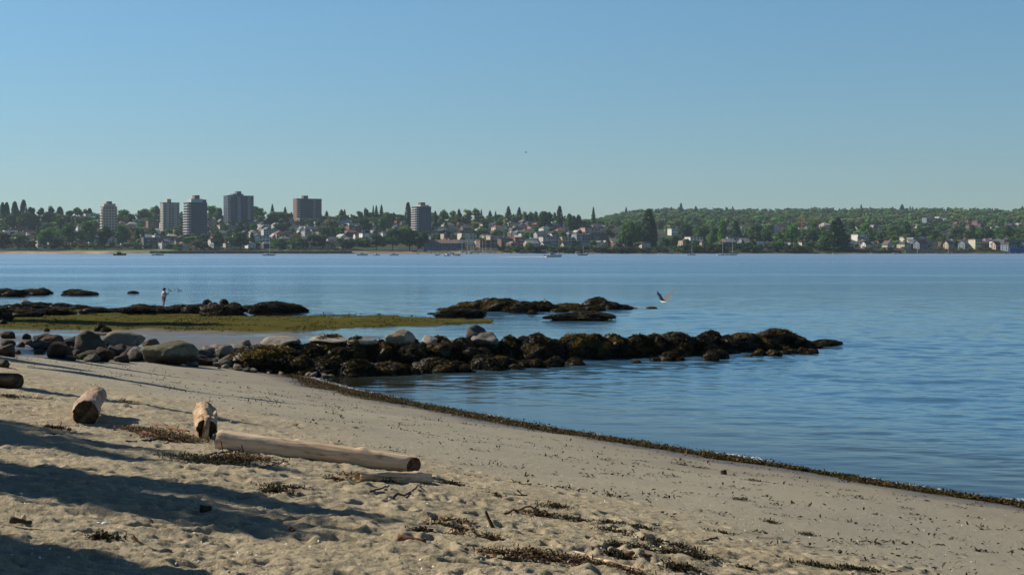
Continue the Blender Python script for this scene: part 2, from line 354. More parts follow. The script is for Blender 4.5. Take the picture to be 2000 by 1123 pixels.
# ------------------------------------------------------------------ trees
FOL = objcol('foliage', .75, .35, .12, .15, .25)
BARK = simple('bark', (.09, .07, .05), (.05, .04, .03), 6, .9)
npr = np.random.RandomState(3)
def rand_unit(n, r=npr):
    v = r.normal(size=(n, 3)); return v / np.linalg.norm(v, axis=1)[:, None]
def quads(P, size, r=npr, up=0.0, asp=1.0):
    n = len(P); a = rand_unit(n, r); b = np.cross(a, rand_unit(n, r)); b /= np.linalg.norm(b, axis=1)[:, None] + 1e-9
    s = (size * r.uniform(.6, 1.4, n))[:, None]; a = a * s * asp; b = b * s
    V = np.stack([P - a - b * .3, P - b * 1.0 + a * .1, P + a + b * .2, P + b * 1.1 - a * .1], 1).reshape(-1, 3)
    return V, np.arange(4 * n).reshape(-1, 4)
def ico(sub):
    import bmesh
    bm = bmesh.new(); bmesh.ops.create_icosphere(bm, subdivisions=sub, radius=1); V = np.array([v.co[:] for v in bm.verts]); Fc = np.array([[v.index for v in f.verts] for f in bm.faces]); bm.free(); return V, Fc
IC1, IC2, IC3, IC4 = ico(1), ico(2), ico(3), ico(4)
def blobs(C, Rr, Rz, base, seed):
    Vs, Fs, n = [], [], 0
    for i, (c, r, rz) in enumerate(zip(C, Rr, Rz)):
        V = base[0] * (1 + .22 * fbm(base[0][:, 0] * 1.7 + i * 5, base[0][:, 1] * 1.7, base[0][:, 2] * 1.7, s=seed, o=2))[:, None] * np.array([r, r, rz]) + c
        Vs.append(V); Fs.append(base[1] + n); n += len(V)
    return np.concatenate(Vs), np.concatenate(Fs)
def tri2quad(Fc): return np.concatenate([Fc, Fc[:, 2:3]], 1)
def crown_arrays(kind, seed, nq=700, q=.045, base=IC1):
    """a crown for a tree of unit height: lobes covered in leaf clumps"""
    r = np.random.RandomState(seed)
    if kind == 'conifer':
        hs = np.linspace(.12, .97, 15); C, Rr, Rz = [], [], []
        for h in hs:
            w = .19 * (1 - h) ** .8 + .012
            for k in range(3 if h < .8 else 1):
                a = r.uniform(0, 6.28); C.append((math.cos(a) * w * .45, math.sin(a) * w * .45, h)); Rr.append(w * r.uniform(.5, .75)); Rz.append(w * .45)
        zz = r.uniform(0.06, 1, nq) ** 1.15; a = r.uniform(0, 6.28, nq); w = (.20 * (1 - zz) ** .8 + .01) * r.uniform(.7, 1.25, nq) * (1 + .25 * np.sin(zz * 60))
        P = np.stack([np.cos(a) * w, np.sin(a) * w, zz - .25 * w], 1)
    elif kind == 'poplar':
        C, Rr, Rz = [], [], []
        for h in np.linspace(.12, .93, 12):
            w = .13 * math.sin(math.pi * min(1, (h * .85 + .12))) ** .6
            for k in range(2): a = r.uniform(0, 6.28); C.append((math.cos(a) * w * .4, math.sin(a) * w * .4, h)); Rr.append(w * .75); Rz.append(.07)
        zz = r.uniform(.06, 1, nq); a = r.uniform(0, 6.28, nq); w = .15 * np.sin(np.pi * np.minimum(1, zz * .85 + .12)) ** .6 * r.uniform(.7, 1.15, nq)
        P = np.stack([np.cos(a) * w, np.sin(a) * w, zz], 1)
    else:
        nl = {'round': 16, 'wide': 20, 'loose': 13, 'shrub': 10}[kind]; z0, z1, wd = {'round': (.3, .84, .34), 'wide': (.28, .82, .5), 'loose': (.25, .86, .36), 'shrub': (.2, .7, .6)}[kind]
        C, Rr, Rz = [], [], []
        for k in range(nl):
            z = r.uniform(z0, z1); t = (z - z0) / (z1 - z0); w = wd * math.sqrt(max(.05, 1 - (t * 1.15 - .35) ** 2)) * r.uniform(.2, .78); a = k * 2.4 + r.uniform(-.4, .4)
            C.append((math.cos(a) * w, math.sin(a) * w, z)); rr = r.uniform(.10, .17) * (1.25 if kind in ('wide', 'shrub') else 1); Rr.append(rr); Rz.append(rr * r.uniform(.7, .95))
        kk = r.randint(0, nl, nq); d = rand_unit(nq, r); d[:, 2] = np.abs(d[:, 2]) * .9 + d[:, 2] * .1
        P = np.array(C)[kk] + d * np.stack([np.array(Rr)[kk], np.array(Rr)[kk], np.array(Rz)[kk]], 1) * r.uniform(.85, 1.3, nq)[:, None]
    sh = .86 if kind != 'loose' else .6
    V, Fc = blobs(C, np.array(Rr) * sh, np.array(Rz) * sh, base, seed); Fc = tri2quad(Fc)
    Vq, Fqq = quads(P, q, r)
    return V, Fc, Vq, Fqq
def tri_mesh(name, V, T, Vq, Fqq, mats):
    me = bpy.data.meshes.new(name); n = len(V)
    vs = np.concatenate([V, Vq]) if len(V) else Vq
    fs = [tuple(f[:3]) for f in T] + [tuple(int(i) + n for i in f) for f in Fqq]
    me.from_pydata([tuple(v) for v in vs], [], fs); me.materials.append(mats); me.update(); return me
PROTO = {}
for kind, nv, nq, q in (('round', 4, 1500, .030), ('wide', 3, 1600, .034), ('loose', 3, 1300, .030), ('conifer', 4, 1100, .026), ('poplar', 2, 1200, .024), ('shrub', 3, 700, .05)):
    for i in range(nv):
        V, Fc, Vq, Fqq = crown_arrays(kind, 100 + i * 7 + len(kind), nq, q)
        cr = tri_mesh('crown', V, Fc, Vq, Fqq, FOL)
        tk = None
        if kind != 'shrub':
            mb = MB(); mb.tube([(0, 0, -.05), (.005, 0, .2), (.0, .01, .5), (0, 0, .75)], [.026, .02, .014, .005], 7)
            for k in range(5):
                a = k * 1.3 + i; h = .22 + .09 * k; L = .2 if kind in ('round', 'wide', 'loose') else .06
                mb.tube([(0, 0, h), (math.cos(a) * L * .6, math.sin(a) * L * .6, h + L * .5), (math.cos(a) * L, math.sin(a) * L, h + L)], [.011, .007, .003], 5)
            tk = mb.mesh('trunk', BARK)
        PROTO[kind, i] = (cr, tk)
KV = {'round': 4, 'wide': 3, 'loose': 3, 'conifer': 4, 'poplar': 2, 'shrub': 3}
GREENS = {'dark green': (.062, .115, .035), 'mid green': (.105, .20, .045), 'bright green': (.14, .28, .045), 'yellow-green': (.26, .32, .08), 'olive': (.18, .19, .065), 'plum red': (.10, .04, .04), 'yellow': (.36, .32, .06)}
KN = {'round': 'round tree', 'wide': 'spreading tree', 'loose': 'feathery tree', 'conifer': 'conifer', 'poplar': 'columnar tree', 'shrub': 'bush'}
ON = {'round': 'broadleaf_tree', 'wide': 'spreading_tree', 'loose': 'feathery_tree', 'conifer': 'conifer_tree', 'poplar': 'columnar_tree', 'shrub': 'shrub'}
FARREG = []
_tn = [0]
def tree(kind, u, D, h, w=None, colour='mid green', parts=True, group='trees on the far shore', reg=True, loc=None, i=None):
    _tn[0] += 1; i = (_tn[0] if i is None else i) % KV[kind]; cr, tk = PROTO[kind, i]
    loc = loc or fpos(u, D)
    if reg and D > 2025 and kind != 'shrub': loc = (loc[0], loc[1], loc[2] - h * .16); h *= 1.16
    nat = {'round': .95, 'wide': 1.3, 'loose': .95, 'conifer': .42, 'poplar': .32, 'shrub': 1.6}[kind]
    sx = h if w is None else w / nat
    rz = rnd.uniform(0, 6.28); c = GREENS[colour]; v = rnd.uniform(.82, 1.18); c = (c[0] * v * rnd.uniform(.9, 1.1), c[1] * v, c[2] * v * rnd.uniform(.85, 1.15), 1)
    if parts and tk:
        e = empty(ON[kind], loc, rz, (sx, sx, h)); o = link('crown', cr, e); link('trunk', tk, e); o.color = c
    else:
        e = link(ON[kind], cr, None, loc, rz, (sx, sx, h)); e.color = c
    if reg: FARREG.append((e, f'{colour} {KN[kind]}', u, D, h * F / D, 'tree' if kind != 'shrub' else 'bush', group))
    return e
def tpx(kind, u, yb, yt, wpx, colour, D=None, parts=True):
    if u < 180 and yb < 445: yt += rnd.uniform(0, 5)
    if kind == 'conifer' and yb < 445: yt += rnd.uniform(-2, 7); wpx *= rnd.uniform(.9, 1.5)
    D = D or far_at(u, yb); h = (float(far_py(u, D)) - yt) / F * D; return tree(kind, u, D, max(h, 1.5), wpx / F * D, colour, parts)
T = [  # kind, u, base row, top row, width px, colour (far shore, left to right)
('round',8,487,452,36,'plum red'),('loose',38,487,453,46,'olive'),('shrub',62,487,466,30,'dark green'),('wide',88,487,446,48,'mid green'),('shrub',104,488,476,20,'plum red'),('round',135,487,434,36,'mid green'),
('round',112,486,462,24,'dark green'),('wide',171,487,431,46,'mid green'),('round',204,487,436,38,'dark green'),('wide',238,487,438,46,'mid green'),('conifer',268,482,446,17,'dark green'),('conifer',279,480,448,14,'dark green'),
('conifer',5,440,392,12,'dark green'),('conifer',13,440,392,13,'dark green'),('conifer',29,436,390,14,'dark green'),('poplar',46,436,388,14,'dark green'),('round',33,436,405,22,'mid green'),('conifer',59,434,400,13,'dark green'),('conifer',64,434,401,11,'dark green'),
('conifer',80,434,400,16,'dark green'),('conifer',98,434,399,20,'dark green'),('conifer',117,432,400,15,'dark green'),('round',136,434,403,20,'dark green'),('round',152,434,401,24,'mid green'),('round',165,432,404,18,'dark green'),('conifer',175,430,404,12,'dark green'),
('wide',50,452,412,50,'dark green'),('wide',20,455,418,40,'dark green'),('round',68,450,415,32,'dark green'),('round',92,446,412,28,'dark green'),('round',120,460,420,26,'dark green'),
('wide',243,432,410,40,'bright green'),('conifer',243,431,403,8,'dark green'),('wide',280,436,407,40,'mid green'),('wide',300,434,405,36,'bright green'),('round',306,434,400,26,'mid green'),('conifer',255,436,412,10,'dark green'),
('wide',415,432,402,38,'mid green'),('wide',428,434,404,28,'mid green'),('wide',500,432,402,50,'bright green'),('round',478,436,408,34,'mid green'),('loose',455,437,400,26,'mid green'),('round',446,440,410,20,'dark green'),('wide',545,440,414,60,'mid green'),('round',530,444,416,34,'dark green'),
('conifer',532,430,395,9,'dark green'),('conifer',557,430,400,11,'dark green'),('conifer',569,434,408,12,'dark green'),('loose',610,436,405,30,'mid green'),('loose',622,436,402,14,'dark green'),('conifer',638,432,411,11,'dark green'),
('loose',640,462,424,66,'olive'),('round',605,452,425,34,'olive'),('round',662,470,440,40,'mid green'),('poplar',640,474,445,14,'dark green'),('poplar',650,476,444,13,'dark green'),('poplar',632,476,446,12,'dark green'),
('round',545,461,434,40,'dark green'),('round',560,458,432,26,'dark green'),('shrub',390,447,440,30,'yellow'),('loose',404,449,438,24,'yellow-green'),('loose',345,466,440,34,'olive'),('round',330,466,444,26,'bright green'),
('shrub',345,489,472,36,'bright green'),('shrub',332,489,474,28,'dark green'),('loose',385,489,469,36,'olive'),('loose',400,489,471,30,'olive'),('wide',425,487,455,36,'dark green'),('wide',470,487,452,54,'dark green'),('conifer',462,482,448,22,'dark green'),('conifer',492,484,455,18,'dark green'),
('wide',545,486,464,48,'mid green'),('wide',580,486,462,40,'mid green'),('wide',610,486,458,50,'dark green'),('round',630,486,456,36,'dark green'),('shrub',648,486,470,28,'yellow-green'),('shrub',585,489,479,22,'mid green'),('wide',677,488,466,46,'dark green'),('round',668,487,462,28,'dark green'),
('round',700,489,466,30,'dark green'),('loose',708,489,468,26,'olive'),('round',735,489,455,40,'dark green'),('wide',767,489,446,52,'dark green'),('wide',800,489,446,56,'dark green'),('round',825,488,449,32,'dark green'),('loose',790,489,440,34,'mid green'),('round',745,489,464,34,'mid green'),('shrub',820,489,474,14,'dark green'),
('conifer',667,436,405,17,'dark green'),('conifer',673,436,404,10,'dark green'),('round',703,434,409,18,'mid green'),('round',715,434,405,15,'dark green'),('conifer',729,434,403,8,'dark green'),('conifer',735,434,403,8,'dark green'),('conifer',745,434,400,11,'dark green'),('wide',755,450,412,34,'mid green'),('wide',750,456,420,30,'mid green'),
('wide',712,455,426,42,'dark green'),('round',738,452,426,30,'mid green'),('poplar',797,450,396,13,'dark green'),('conifer',769,430,411,6,'dark green'),('loose',790,462,441,36,'yellow-green'),('conifer',850,440,408,12,'dark green'),('conifer',861,438,409,9,'mid green'),('loose',868,444,409,26,'mid green'),('loose',884,440,408,24,'mid green'),
('conifer',850,450,420,14,'dark green'),('round',897,440,406,12,'dark green'),('loose',890,442,415,16,'yellow'),('loose',914,436,406,26,'yellow-green'),('loose',930,436,406,24,'yellow-green'),('conifer',940,432,405,8,'mid green'),('loose',928,452,431,24,'yellow-green'),('conifer',957,434,408,15,'dark green'),('round',948,456,428,20,'dark green'),
('wide',942,468,446,42,'mid green'),('wide',972,468,448,36,'mid green'),('wide',925,470,448,34,'dark green'),('round',976,452,428,24,'dark green'),('conifer',968,440,411,9,'mid green'),('conifer',993,436,404,16,'dark green'),('conifer',1003,432,412,9,'mid green'),('conifer',1014,436,407,14,'dark green'),('loose',1024,438,410,16,'yellow-green'),('loose',1036,438,411,18,'mid green'),
('round',1047,440,411,12,'dark green'),('round',1062,446,407,26,'dark green'),('round',1072,440,413,20,'dark green'),('round',1058,450,415,24,'dark green'),('poplar',1093,446,403,12,'dark green'),('round',1084,444,410,10,'mid green'),('poplar',1112,450,418,14,'mid green'),('poplar',1130,452,420,13,'dark green'),('poplar',1121,450,422,12,'mid green'),
('wide',1030,468,452,28,'bright green'),('wide',1060,466,450,30,'mid green'),('wide',1099,468,451,26,'bright green'),('round',1046,462,440,20,'mid green'),('round',1078,462,442,20,'dark green'),('round',1145,464,446,18,'mid green'),
('round',1034,494,472,30,'bright green'),('shrub',1074,494,478,20,'mid green'),('shrub',1010,494,482,26,'dark green'),('shrub',1050,494,480,30,'dark green'),('shrub',1185,493,477,26,'mid green'),('shrub',1205,493,478,28,'mid green'),('shrub',1160,493,482,26,'dark green'),
('wide',1232,484,430,52,'mid green'),('round',1218,484,434,34,'mid green'),('round',1245,480,434,36,'mid green'),('poplar',1267,484,409,26,'dark green'),('poplar',1273,484,428,22,'dark green'),('round',1278,480,440,22,'dark green'),('conifer',1205,440,425,10,'dark green'),
('round',1290,452,430,20,'dark green'),('wide',1339,468,435,38,'dark green'),('wide',1372,478,438,38,'mid green'),('wide',1392,478,442,32,'mid green'),('poplar',1411,476,432,18,'bright green'),('conifer',1437,474,432,30,'dark green'),('round',1425,474,446,22,'dark green'),('round',1319,488,457,22,'dark green'),('round',1300,488,462,24,'dark green'),
('wide',1475,478,438,44,'dark green'),('round',1498,476,446,34,'dark green'),('loose',1520,480,450,26,'mid green'),('round',1550,478,434,28,'bright green'),('wide',1540,480,446,30,'mid green'),('wide',1585,482,448,40,'dark green'),('round',1590,462,430,26,'mid green'),('shrub',1532,491,470,26,'dark green'),
('conifer',1637,489,426,44,'dark green'),('conifer',1628,489,432,34,'dark green'),('round',1650,488,456,34,'dark green'),('round',1612,488,460,34,'dark green'),('wide',1690,470,435,32,'bright green'),('round',1702,474,452,22,'dark green'),('wide',1660,458,430,30,'dark green'),
('wide',1745,466,440,36,'mid green'),('wide',1772,466,436,34,'dark green'),('conifer',1770,462,432,22,'dark green'),('wide',1800,468,444,32,'mid green'),('wide',1822,470,448,34,'dark green'),('wide',1868,468,442,30,'dark green'),('wide',1895,470,450,30,'mid green'),('wide',1930,468,446,40,'dark green'),('wide',1970,466,440,44,'dark green'),('round',1765,474,456,16,'bright green'),
('conifer',1330,420,397,9,'dark green'),('conifer',1159,426,404,8,'dark green'),('conifer',1359,420,404,10,'dark green'),('conifer',1431,418,400,7,'dark green'),('conifer',1567,418,403,9,'dark green'),('conifer',1682,416,399,7,'dark green'),('conifer',1762,416,398,10,'dark green'),('conifer',1997,420,396,12,'dark green'),('conifer',1223,424,406,8,'dark green'),('conifer',1230,424,405,8,'dark green'),('conifer',1240,424,407,10,'dark green'),('conifer',1311,422,405,8,'dark green'),
]
for r_ in T: r_ = list(r_); r_[0] = ('poplar' if int(r_[1]) % 2 else 'round') if r_[0] == 'conifer' and r_[1] < 180 and r_[2] < 445 else r_[0]; r_[4] = r_[4] * 1.25 if r_[0] == 'round' and r_[1] < 180 else r_[4]; tpx(*r_, parts=(r_[1] < 700 and r_[2] > 484) or r_[4] > 34)

# bluff shrubs and hedges along the water
for k in range(52):
    u = 985 + k * 12.2 + rnd.uniform(-5, 5); 
    tree('shrub', u, rnd.uniform(1962, 1985), rnd.uniform(8, 14) if u > 1290 else rnd.uniform(6, 10), rnd.uniform(18, 28), rnd.choice(['dark green', 'dark green', 'mid green']), False, 'bushes on the bluff above the far water')
for k in range(22):
    u = 352 + k * 15 + rnd.uniform(-4, 4); tree('shrub', u, rnd.uniform(1985, 2000), rnd.uniform(2.2, 4), rnd.uniform(9, 16), rnd.choice(['dark green', 'mid green', 'yellow-green']), False, 'hedge bushes behind the far sea wall')
for k in range(22):
    u = 1610 + k * 19 + rnd.uniform(-6, 6); tree('shrub', u, rnd.uniform(1975, 1995), rnd.uniform(2.5, 6), rnd.uniform(9, 18), rnd.choice(['dark green', 'mid green', 'yellow-green']), False, 'bushes on the bluff above the far water')

for k in range(34): tree('shrub', -10 + k * 11 + rnd.uniform(-4, 4), rnd.uniform(2030, 2060), rnd.uniform(4, 8), rnd.uniform(12, 20), rnd.choice(['dark green', 'dark green', 'mid green', 'olive']), False, 'hedge bushes behind the far lawn')
for (u, D) in [(200, 2260), (222, 2280), (318, 2270), (345, 2290), (365, 2190), (398, 2200), (440, 2440), (470, 2450), (492, 2440), (580, 2500), (604, 2480), (622, 2500), (812, 2230), (836, 2240), (235, 2200), (425, 2330), (300, 2350), (272, 2300)]:
    tree(rnd.choice(['round', 'wide', 'wide']), u, D, rnd.uniform(12, 17), rnd.uniform(13, 20), rnd.choice(['dark green', 'mid green', 'mid green']), False)
# ------------------------------------------------------------------ buildings
WALL = objcol('painted_wall', .8, .08, .2); ROOF = objcol('roofing', .8, .15, .5); GLS, _t, _b = mat('window_glass', .15, .6); _b.inputs['Base Color'].default_value = (.03, .04, .055, 1)
TRIM = simple('pale_trim', (.62, .60, .56), (.5, .48, .45), 1)
GRID = R(30)
WC = {'white': (.72, .70, .66), 'cream': (.62, .55, .42), 'pale grey': (.45, .45, .46), 'beige': (.46, .38, .28), 'brown': (.19, .12, .085), 'brick red': (.26, .11, .08), 'blue-grey': (.2, .25, .3), 'dark grey': (.11, .115, .13), 'pink': (.5, .33, .28)}
RC = {'grey': (.17, .17, .18), 'dark': (.06, .06, .07), 'brown': (.14, .09, .07), 'pale': (.40, .39, .37), 'red': (.22, .09, .07)}
WIN = MB().box(-.5, .5, -.06, .06, 0, 1).mesh('window', GLS)
def house_proto(kind, w, d, hw, hr):
    mb = MB(); rf = MB(); hx, hy = w / 2, d / 2
    mb.box(-hx, hx, -hy, hy, -6, hw)
    for fl in range(2):     # window openings on both seen sides
        z = .9 + fl * 2.9
        for k in range(3): x = -hx + w * (k + .5) / 3; mb.box(x - .75, x + .75, -hy - .05, -hy + .1, z, z + 1.4, 1); mb.box(x - .75, x + .75, hy - .1, hy + .05, z, z + 1.4, 1)
        for k in range(2): y = -hy + d * (k + .5) / 2; mb.box(-hx - .05, -hx + .1, y - .7, y + .7, z, z + 1.4, 1); mb.box(hx - .1, hx + .05, y - .7, y + .7, z, z + 1.4, 1)
    e = .5
    if kind == 'gabled':
        mb.add([(-hx, -hy, hw), (hx, -hy, hw), (hx, hy, hw), (-hx, hy, hw), (-hx, 0, hw + hr), (hx, 0, hw + hr)], [(0, 4, 3), (1, 2, 5), (0, 1, 5, 4), (3, 4, 5, 2)])
        rf.add([(-hx - e, -hy - e, hw - .25), (hx + e, -hy - e, hw - .25), (hx + e, 0, hw + hr + .15), (-hx - e, 0, hw + hr + .15), (-hx - e, hy + e, hw - .25), (hx + e, hy + e, hw - .25),
                (-hx - e, -hy - e, hw), (hx + e, -hy - e, hw), (hx + e, 0, hw + hr + .45), (-hx - e, 0, hw + hr + .45), (-hx - e, hy + e, hw), (hx + e, hy + e, hw)],
               [(0, 3, 2, 1), (3, 4, 5, 2), (6, 7, 8, 9), (9, 8, 11, 10), (0, 1, 7, 6), (4, 10, 11, 5), (0, 6, 9, 3), (3, 9, 10, 4), (1, 2, 8, 7), (2, 5, 11, 8)])
        rf.box(hx * .3, hx * .3 + .8, -.4, .4, hw + hr * .5, hw + hr + 1.3)
    elif kind == 'hipped':
        k = hx * .45
        rf.add([(-hx - e, -hy - e, hw), (hx + e, -hy - e, hw), (hx + e, hy + e, hw), (-hx - e, hy + e, hw), (-k, 0, hw + hr), (k, 0, hw + hr)], [(0, 3, 2, 1), (0, 1, 5, 4), (1, 2, 5), (2, 3, 4, 5), (3, 0, 4)])
        rf.box(-k - .4, -k + .4, .3, 1.1, hw + hr * .4, hw + hr + 1)
    else:
        rf.box(-hx - .3, hx + .3, -hy - .3, hy + .3, hw, hw + .5); rf.box(-hx * .3, hx * .5, -hy * .4, hy * .5, hw + .5, hw + 2.6)
        mb.box(-hx * .9, hx * .3, -hy - 1.3, -hy, 2.7, 3.0)
    return mb.mesh('walls', [WALL, GLS]), rf.mesh('roof', ROOF)
HP = {}
for i, (k, w, d, hw, hr) in enumerate([('gabled', 13, 10, 6, 3.6), ('gabled', 10, 9, 5.6, 4.2), ('gabled', 16, 11, 6.2, 3.4), ('hipped', 13, 12, 6.2, 3), ('hipped', 16, 13, 7, 3.4), ('flat-roofed', 15, 11, 6.5, 0), ('flat-roofed', 20, 13, 8.8, 0)]):
    HP.setdefault(k, []).append(house_proto(k, w, d, hw, hr))
_hn = [0]
def house(kind, u, D, wc, rc, sc=1.0, quarter=0, group='houses on the far slope', zoff=0):
    _hn[0] += 1; sc *= .95; w, r = HP[kind][_hn[0] % len(HP[kind])]
    x, y, z = fpos(u, D); o = link('house', w, None, (x, y, z + zoff), GRID + quarter * math.pi / 2 + rnd.uniform(-.06, .06), sc)
    c = rnd.uniform(.88, 1.1); o.color = (*[min(.85, a * c) for a in WC[wc]], 1); q = link('roof', r, o); q.color = (*RC[rc], 1)
    FARREG.append((o, f'{wc} {kind} house' + (' with red roof' if rc == 'red' else ' with pale roof' if rc == 'pale' else ''), u, D, 9 * sc * F / D, 'house', group)); return o
WL = ['white', 'white', 'cream', 'pale grey', 'beige', 'brown', 'brown', 'brick red', 'blue-grey', 'dark grey', 'dark grey', 'pale grey']; RL = ['grey', 'dark', 'dark', 'brown', 'grey', 'pale', 'red']
KL = ['gabled', 'gabled', 'hipped', 'hipped', 'flat-roofed']
row = 0
for D in np.arange(2045, 2690, 50):
    u = -50 + (row % 2) * 17 + rnd.uniform(0, 8)
    while u < 1185:
        if rnd.random() < (.78 if u > 230 else .4) and not (D < 2075 and (u < 290 or 690 < u < 840)):
            house(rnd.choice(KL), u, D + rnd.uniform(-14, 14), rnd.choice(WL), rnd.choice(RL), rnd.uniform(.85, 1.2), rnd.choice([0, 0, 1]))
        u += rnd.uniform(27, 40)
    row += 1
for D, u0, u1, p in ((2080, 1195, 1330, .7), (2130, 1680, 2060, .8), (2050, 1650, 2060, .85), (2012, 1700, 2060, .8), (2190, 1660, 2060, .5), (2120, 1330, 1620, .4), (2900, 1420, 1700, .6), (3000, 1480, 2040, .6), (3120, 1500, 2050, .55), (3260, 1760, 2050, .6), (3420, 1800, 2050, .55), (3560, 1820, 2060, .45), (3000, 1300, 1400, .5)):
    u = u0 + rnd.uniform(0, 12)
    while u < u1:
        if rnd.random() < p: house(rnd.choice(KL), u, D + rnd.uniform(-45, 45), rnd.choice(WL[:9] + ['blue-grey', 'dark grey'] if D != 2012 else ['white', 'cream', 'pale grey', 'beige', 'blue-grey']), rnd.choice(RL), rnd.uniform(.9, 1.25), rnd.choice([0, 0, 1]), 'houses on the right far slope')
        u += rnd.uniform(17, 30) * (2100 / D) ** .3 + 5

def block(name, u, D, w, d, h, wc, label, cols, floors, rc='grey', rz=GRID, zb=None, sink=8, extras=None, cat='building', balc=None, bal_side='front', wside=True, winh=.5):
    """an apartment block: wall, roof slab, windows and balconies as parts"""
    x, y, z = fpos(u, D); z = z if zb is None else zb
    e = empty(name, (x, y, z), rz); c = (*WC[wc], 1) if isinstance(wc, str) else (*wc, 1)
    o = MB().box(-w / 2, w / 2, -d / 2, d / 2, -sink, h).build('wall', WALL, e); o.color = c
    o = MB().box(-w / 2 - .4, w / 2 + .4, -d / 2 - .4, d / 2 + .4, h, h + .9).build('roof', ROOF, e); o.color = (*RC[rc], 1)
    fh = h / floors
    for fl in range(floors):
        for k in range(cols):
            if balc and k in balc and bal_side == 'front': continue
            ww = w / cols; link('window', WIN, e, (-w / 2 + ww * (k + .5), -d / 2 - .02, fl * fh + fh * .28), 0, (ww * .62, 1, fh * winh))
        if wside:
            for k in range(2): link('window', WIN, e, (-w / 2 - .02, -d / 2 + d * (k + .5) / 2, fl * fh + fh * .28), math.pi / 2, (d * .24, 1, fh * winh))
        if balc:
            for k in balc:
                mb = MB(); ww = w / cols
                if bal_side == 'front': mb.box(-w / 2 + ww * k + .3, -w / 2 + ww * (k + 1) - .3, -d / 2 - 1.8, -d / 2 - .03, fl * fh, fl * fh + 1.15)
                else:
                    s = -1 if k == 0 else 1; mb.box(*( (-w / 2 - 1.7, -w / 2 - .08) if s < 0 else (w / 2 + .08, w / 2 + 1.7)), -d / 2 + .8, d / 2 - 1, fl * fh, fl * fh + 1.15)
                mb.build('balcony', TRIM, e)
    if extras:
        for (x0, x1, y0, y1, z0, z1, cc, nm) in extras: q = MB().box(x0, x1, y0, y1, z0, z1).build(nm, WALL, e); q.color = (*WC[cc], 1)
    tag(e, label, cat); return e
def tower(u0, u1, yt, D, wc, label, cols, floors, ratio=.62, **k):
    u = (u0 + u1) / 2; x, y, z = fpos(u, D); top = CAMZ + (HOR - yt) / F * D
    W_ = (u1 - u0) / F * D; vis = GRID + math.atan2(x, y)
    w = W_ / (math.cos(vis) + ratio * abs(math.sin(vis))); return block('apartment_tower', u, D, w, w * ratio, top - z, wc, label, cols, floors, **k), w, w * ratio, top - z
def addbox(e, nm, cc, *b, m=None): q = MB().box(*b).build(nm, m or WALL, e); q.color = (*WC[cc], 1); return q
e, w, d, h = tower(197, 228, 405, 2330, 'beige', 'pale beige stepped-top apartment tower, the leftmost tower', 5, 11, balc=[0, 2], bal_side='side')
addbox(e, 'upper_storey', 'beige', -w * .4, w * .42, -d * .4, d * .4, h + .9, h + 5.2); addbox(e, 'penthouse', 'dark grey', -w * .15, w * .2, -d * .2, d * .3, h + 5.2, h + 8.8)
e, w, d, h = tower(313, 350, 397, 2330, (.36, .33, .29), 'beige and grey slab tower beside the dark glass tower, second from left', 6, 14, balc=[1, 4])
addbox(e, 'penthouse', 'beige', -w * .2, w * .05, -d * .2, d * .3, h + .9, h + 6.2)
e, w, d, h = tower(359, 404, 397, 2260, (.05, .07, .11), 'dark blue-grey glass tower with pale corner balconies and white crown', 7, 14, ratio=.8, balc=[0, 6], bal_side='side', wside=False)
for fl in range(14):
    fh = h / 14; MB().box(-w / 2 - .6, -w / 2 + w * .13, -d / 2 - 1.3, -d / 2 - .1, fl * fh, fl * fh + 1.1).build('balcony', TRIM, e)
addbox(e, 'upper_storey', 'pale grey', -w * .33, w * .3, -d * .4, d * .4, h + .9, h + 6); addbox(e, 'side_storey', 'dark grey', w * .3, w * .52, -d * .3, d * .4, h + .9, h + 5.2)
addbox(e, 'penthouse', 'brown', -w * .08, w * .18, -d * .2, d * .2, h + 6, h + 11.5); MB().tube([(-w * .15, 0, h + 6), (-w * .15, 0, h + 11.5)], .35, 6).build('mast', TRIM, e)
e, w, d, h = tower(437, 495, 383.5, 2560, (.05, .062, .10), 'tall charcoal tower with pale balcony slabs, stepped roof and dark top box', 8, 17, ratio=.4, balc=[0, 3, 6], winh=.55)
addbox(e, 'upper_storey', 'dark grey', -w * .28, w * .12, -d * .45, d * .45, h + .9, h + 3.6); addbox(e, 'penthouse', 'dark grey', -w * .1, w * .06, -d * .3, d * .3, h + 3.6, h + 8)
e, w, d, h = tower(573, 628, 389.5, 2600, (.085, .075, .085), 'wide brown tower with brick red side wall and small roof box', 8, 12, ratio=.36, balc=[0, 5], wside=False)
addbox(e, 'side_wall', 'brown', -w / 2 - .25, -w / 2 - .003, -d / 2, d / 2, -8, h + .5); addbox(e, 'penthouse', 'dark grey', -w * .2, -w * .02, -d * .3, d * .3, h + .9, h + 6)
e, w, d, h = tower(804, 842, 405, 2300, (.055, .08, .12), 'dark glass tower with white side balconies, alone near mid shore', 7, 13, ratio=.7, balc=[0], bal_side='side', wside=False)
for fl in range(13):
    fh = h / 13; MB().box(-w / 2 - .9, -w / 2 + w * .12, -d / 2 - 1.2, -d / 2 - .1, fl * fh, fl * fh + 1.1).build('balcony', TRIM, e)
addbox(e, 'upper_storey', 'pale grey', -w * .2, w * .4, -d * .4, d * .4, h + .9, h + 3.2); addbox(e, 'penthouse', 'brown', -w * .12, w * .2, -d * .2, d * .3, h + 3.2, h + 7.2)
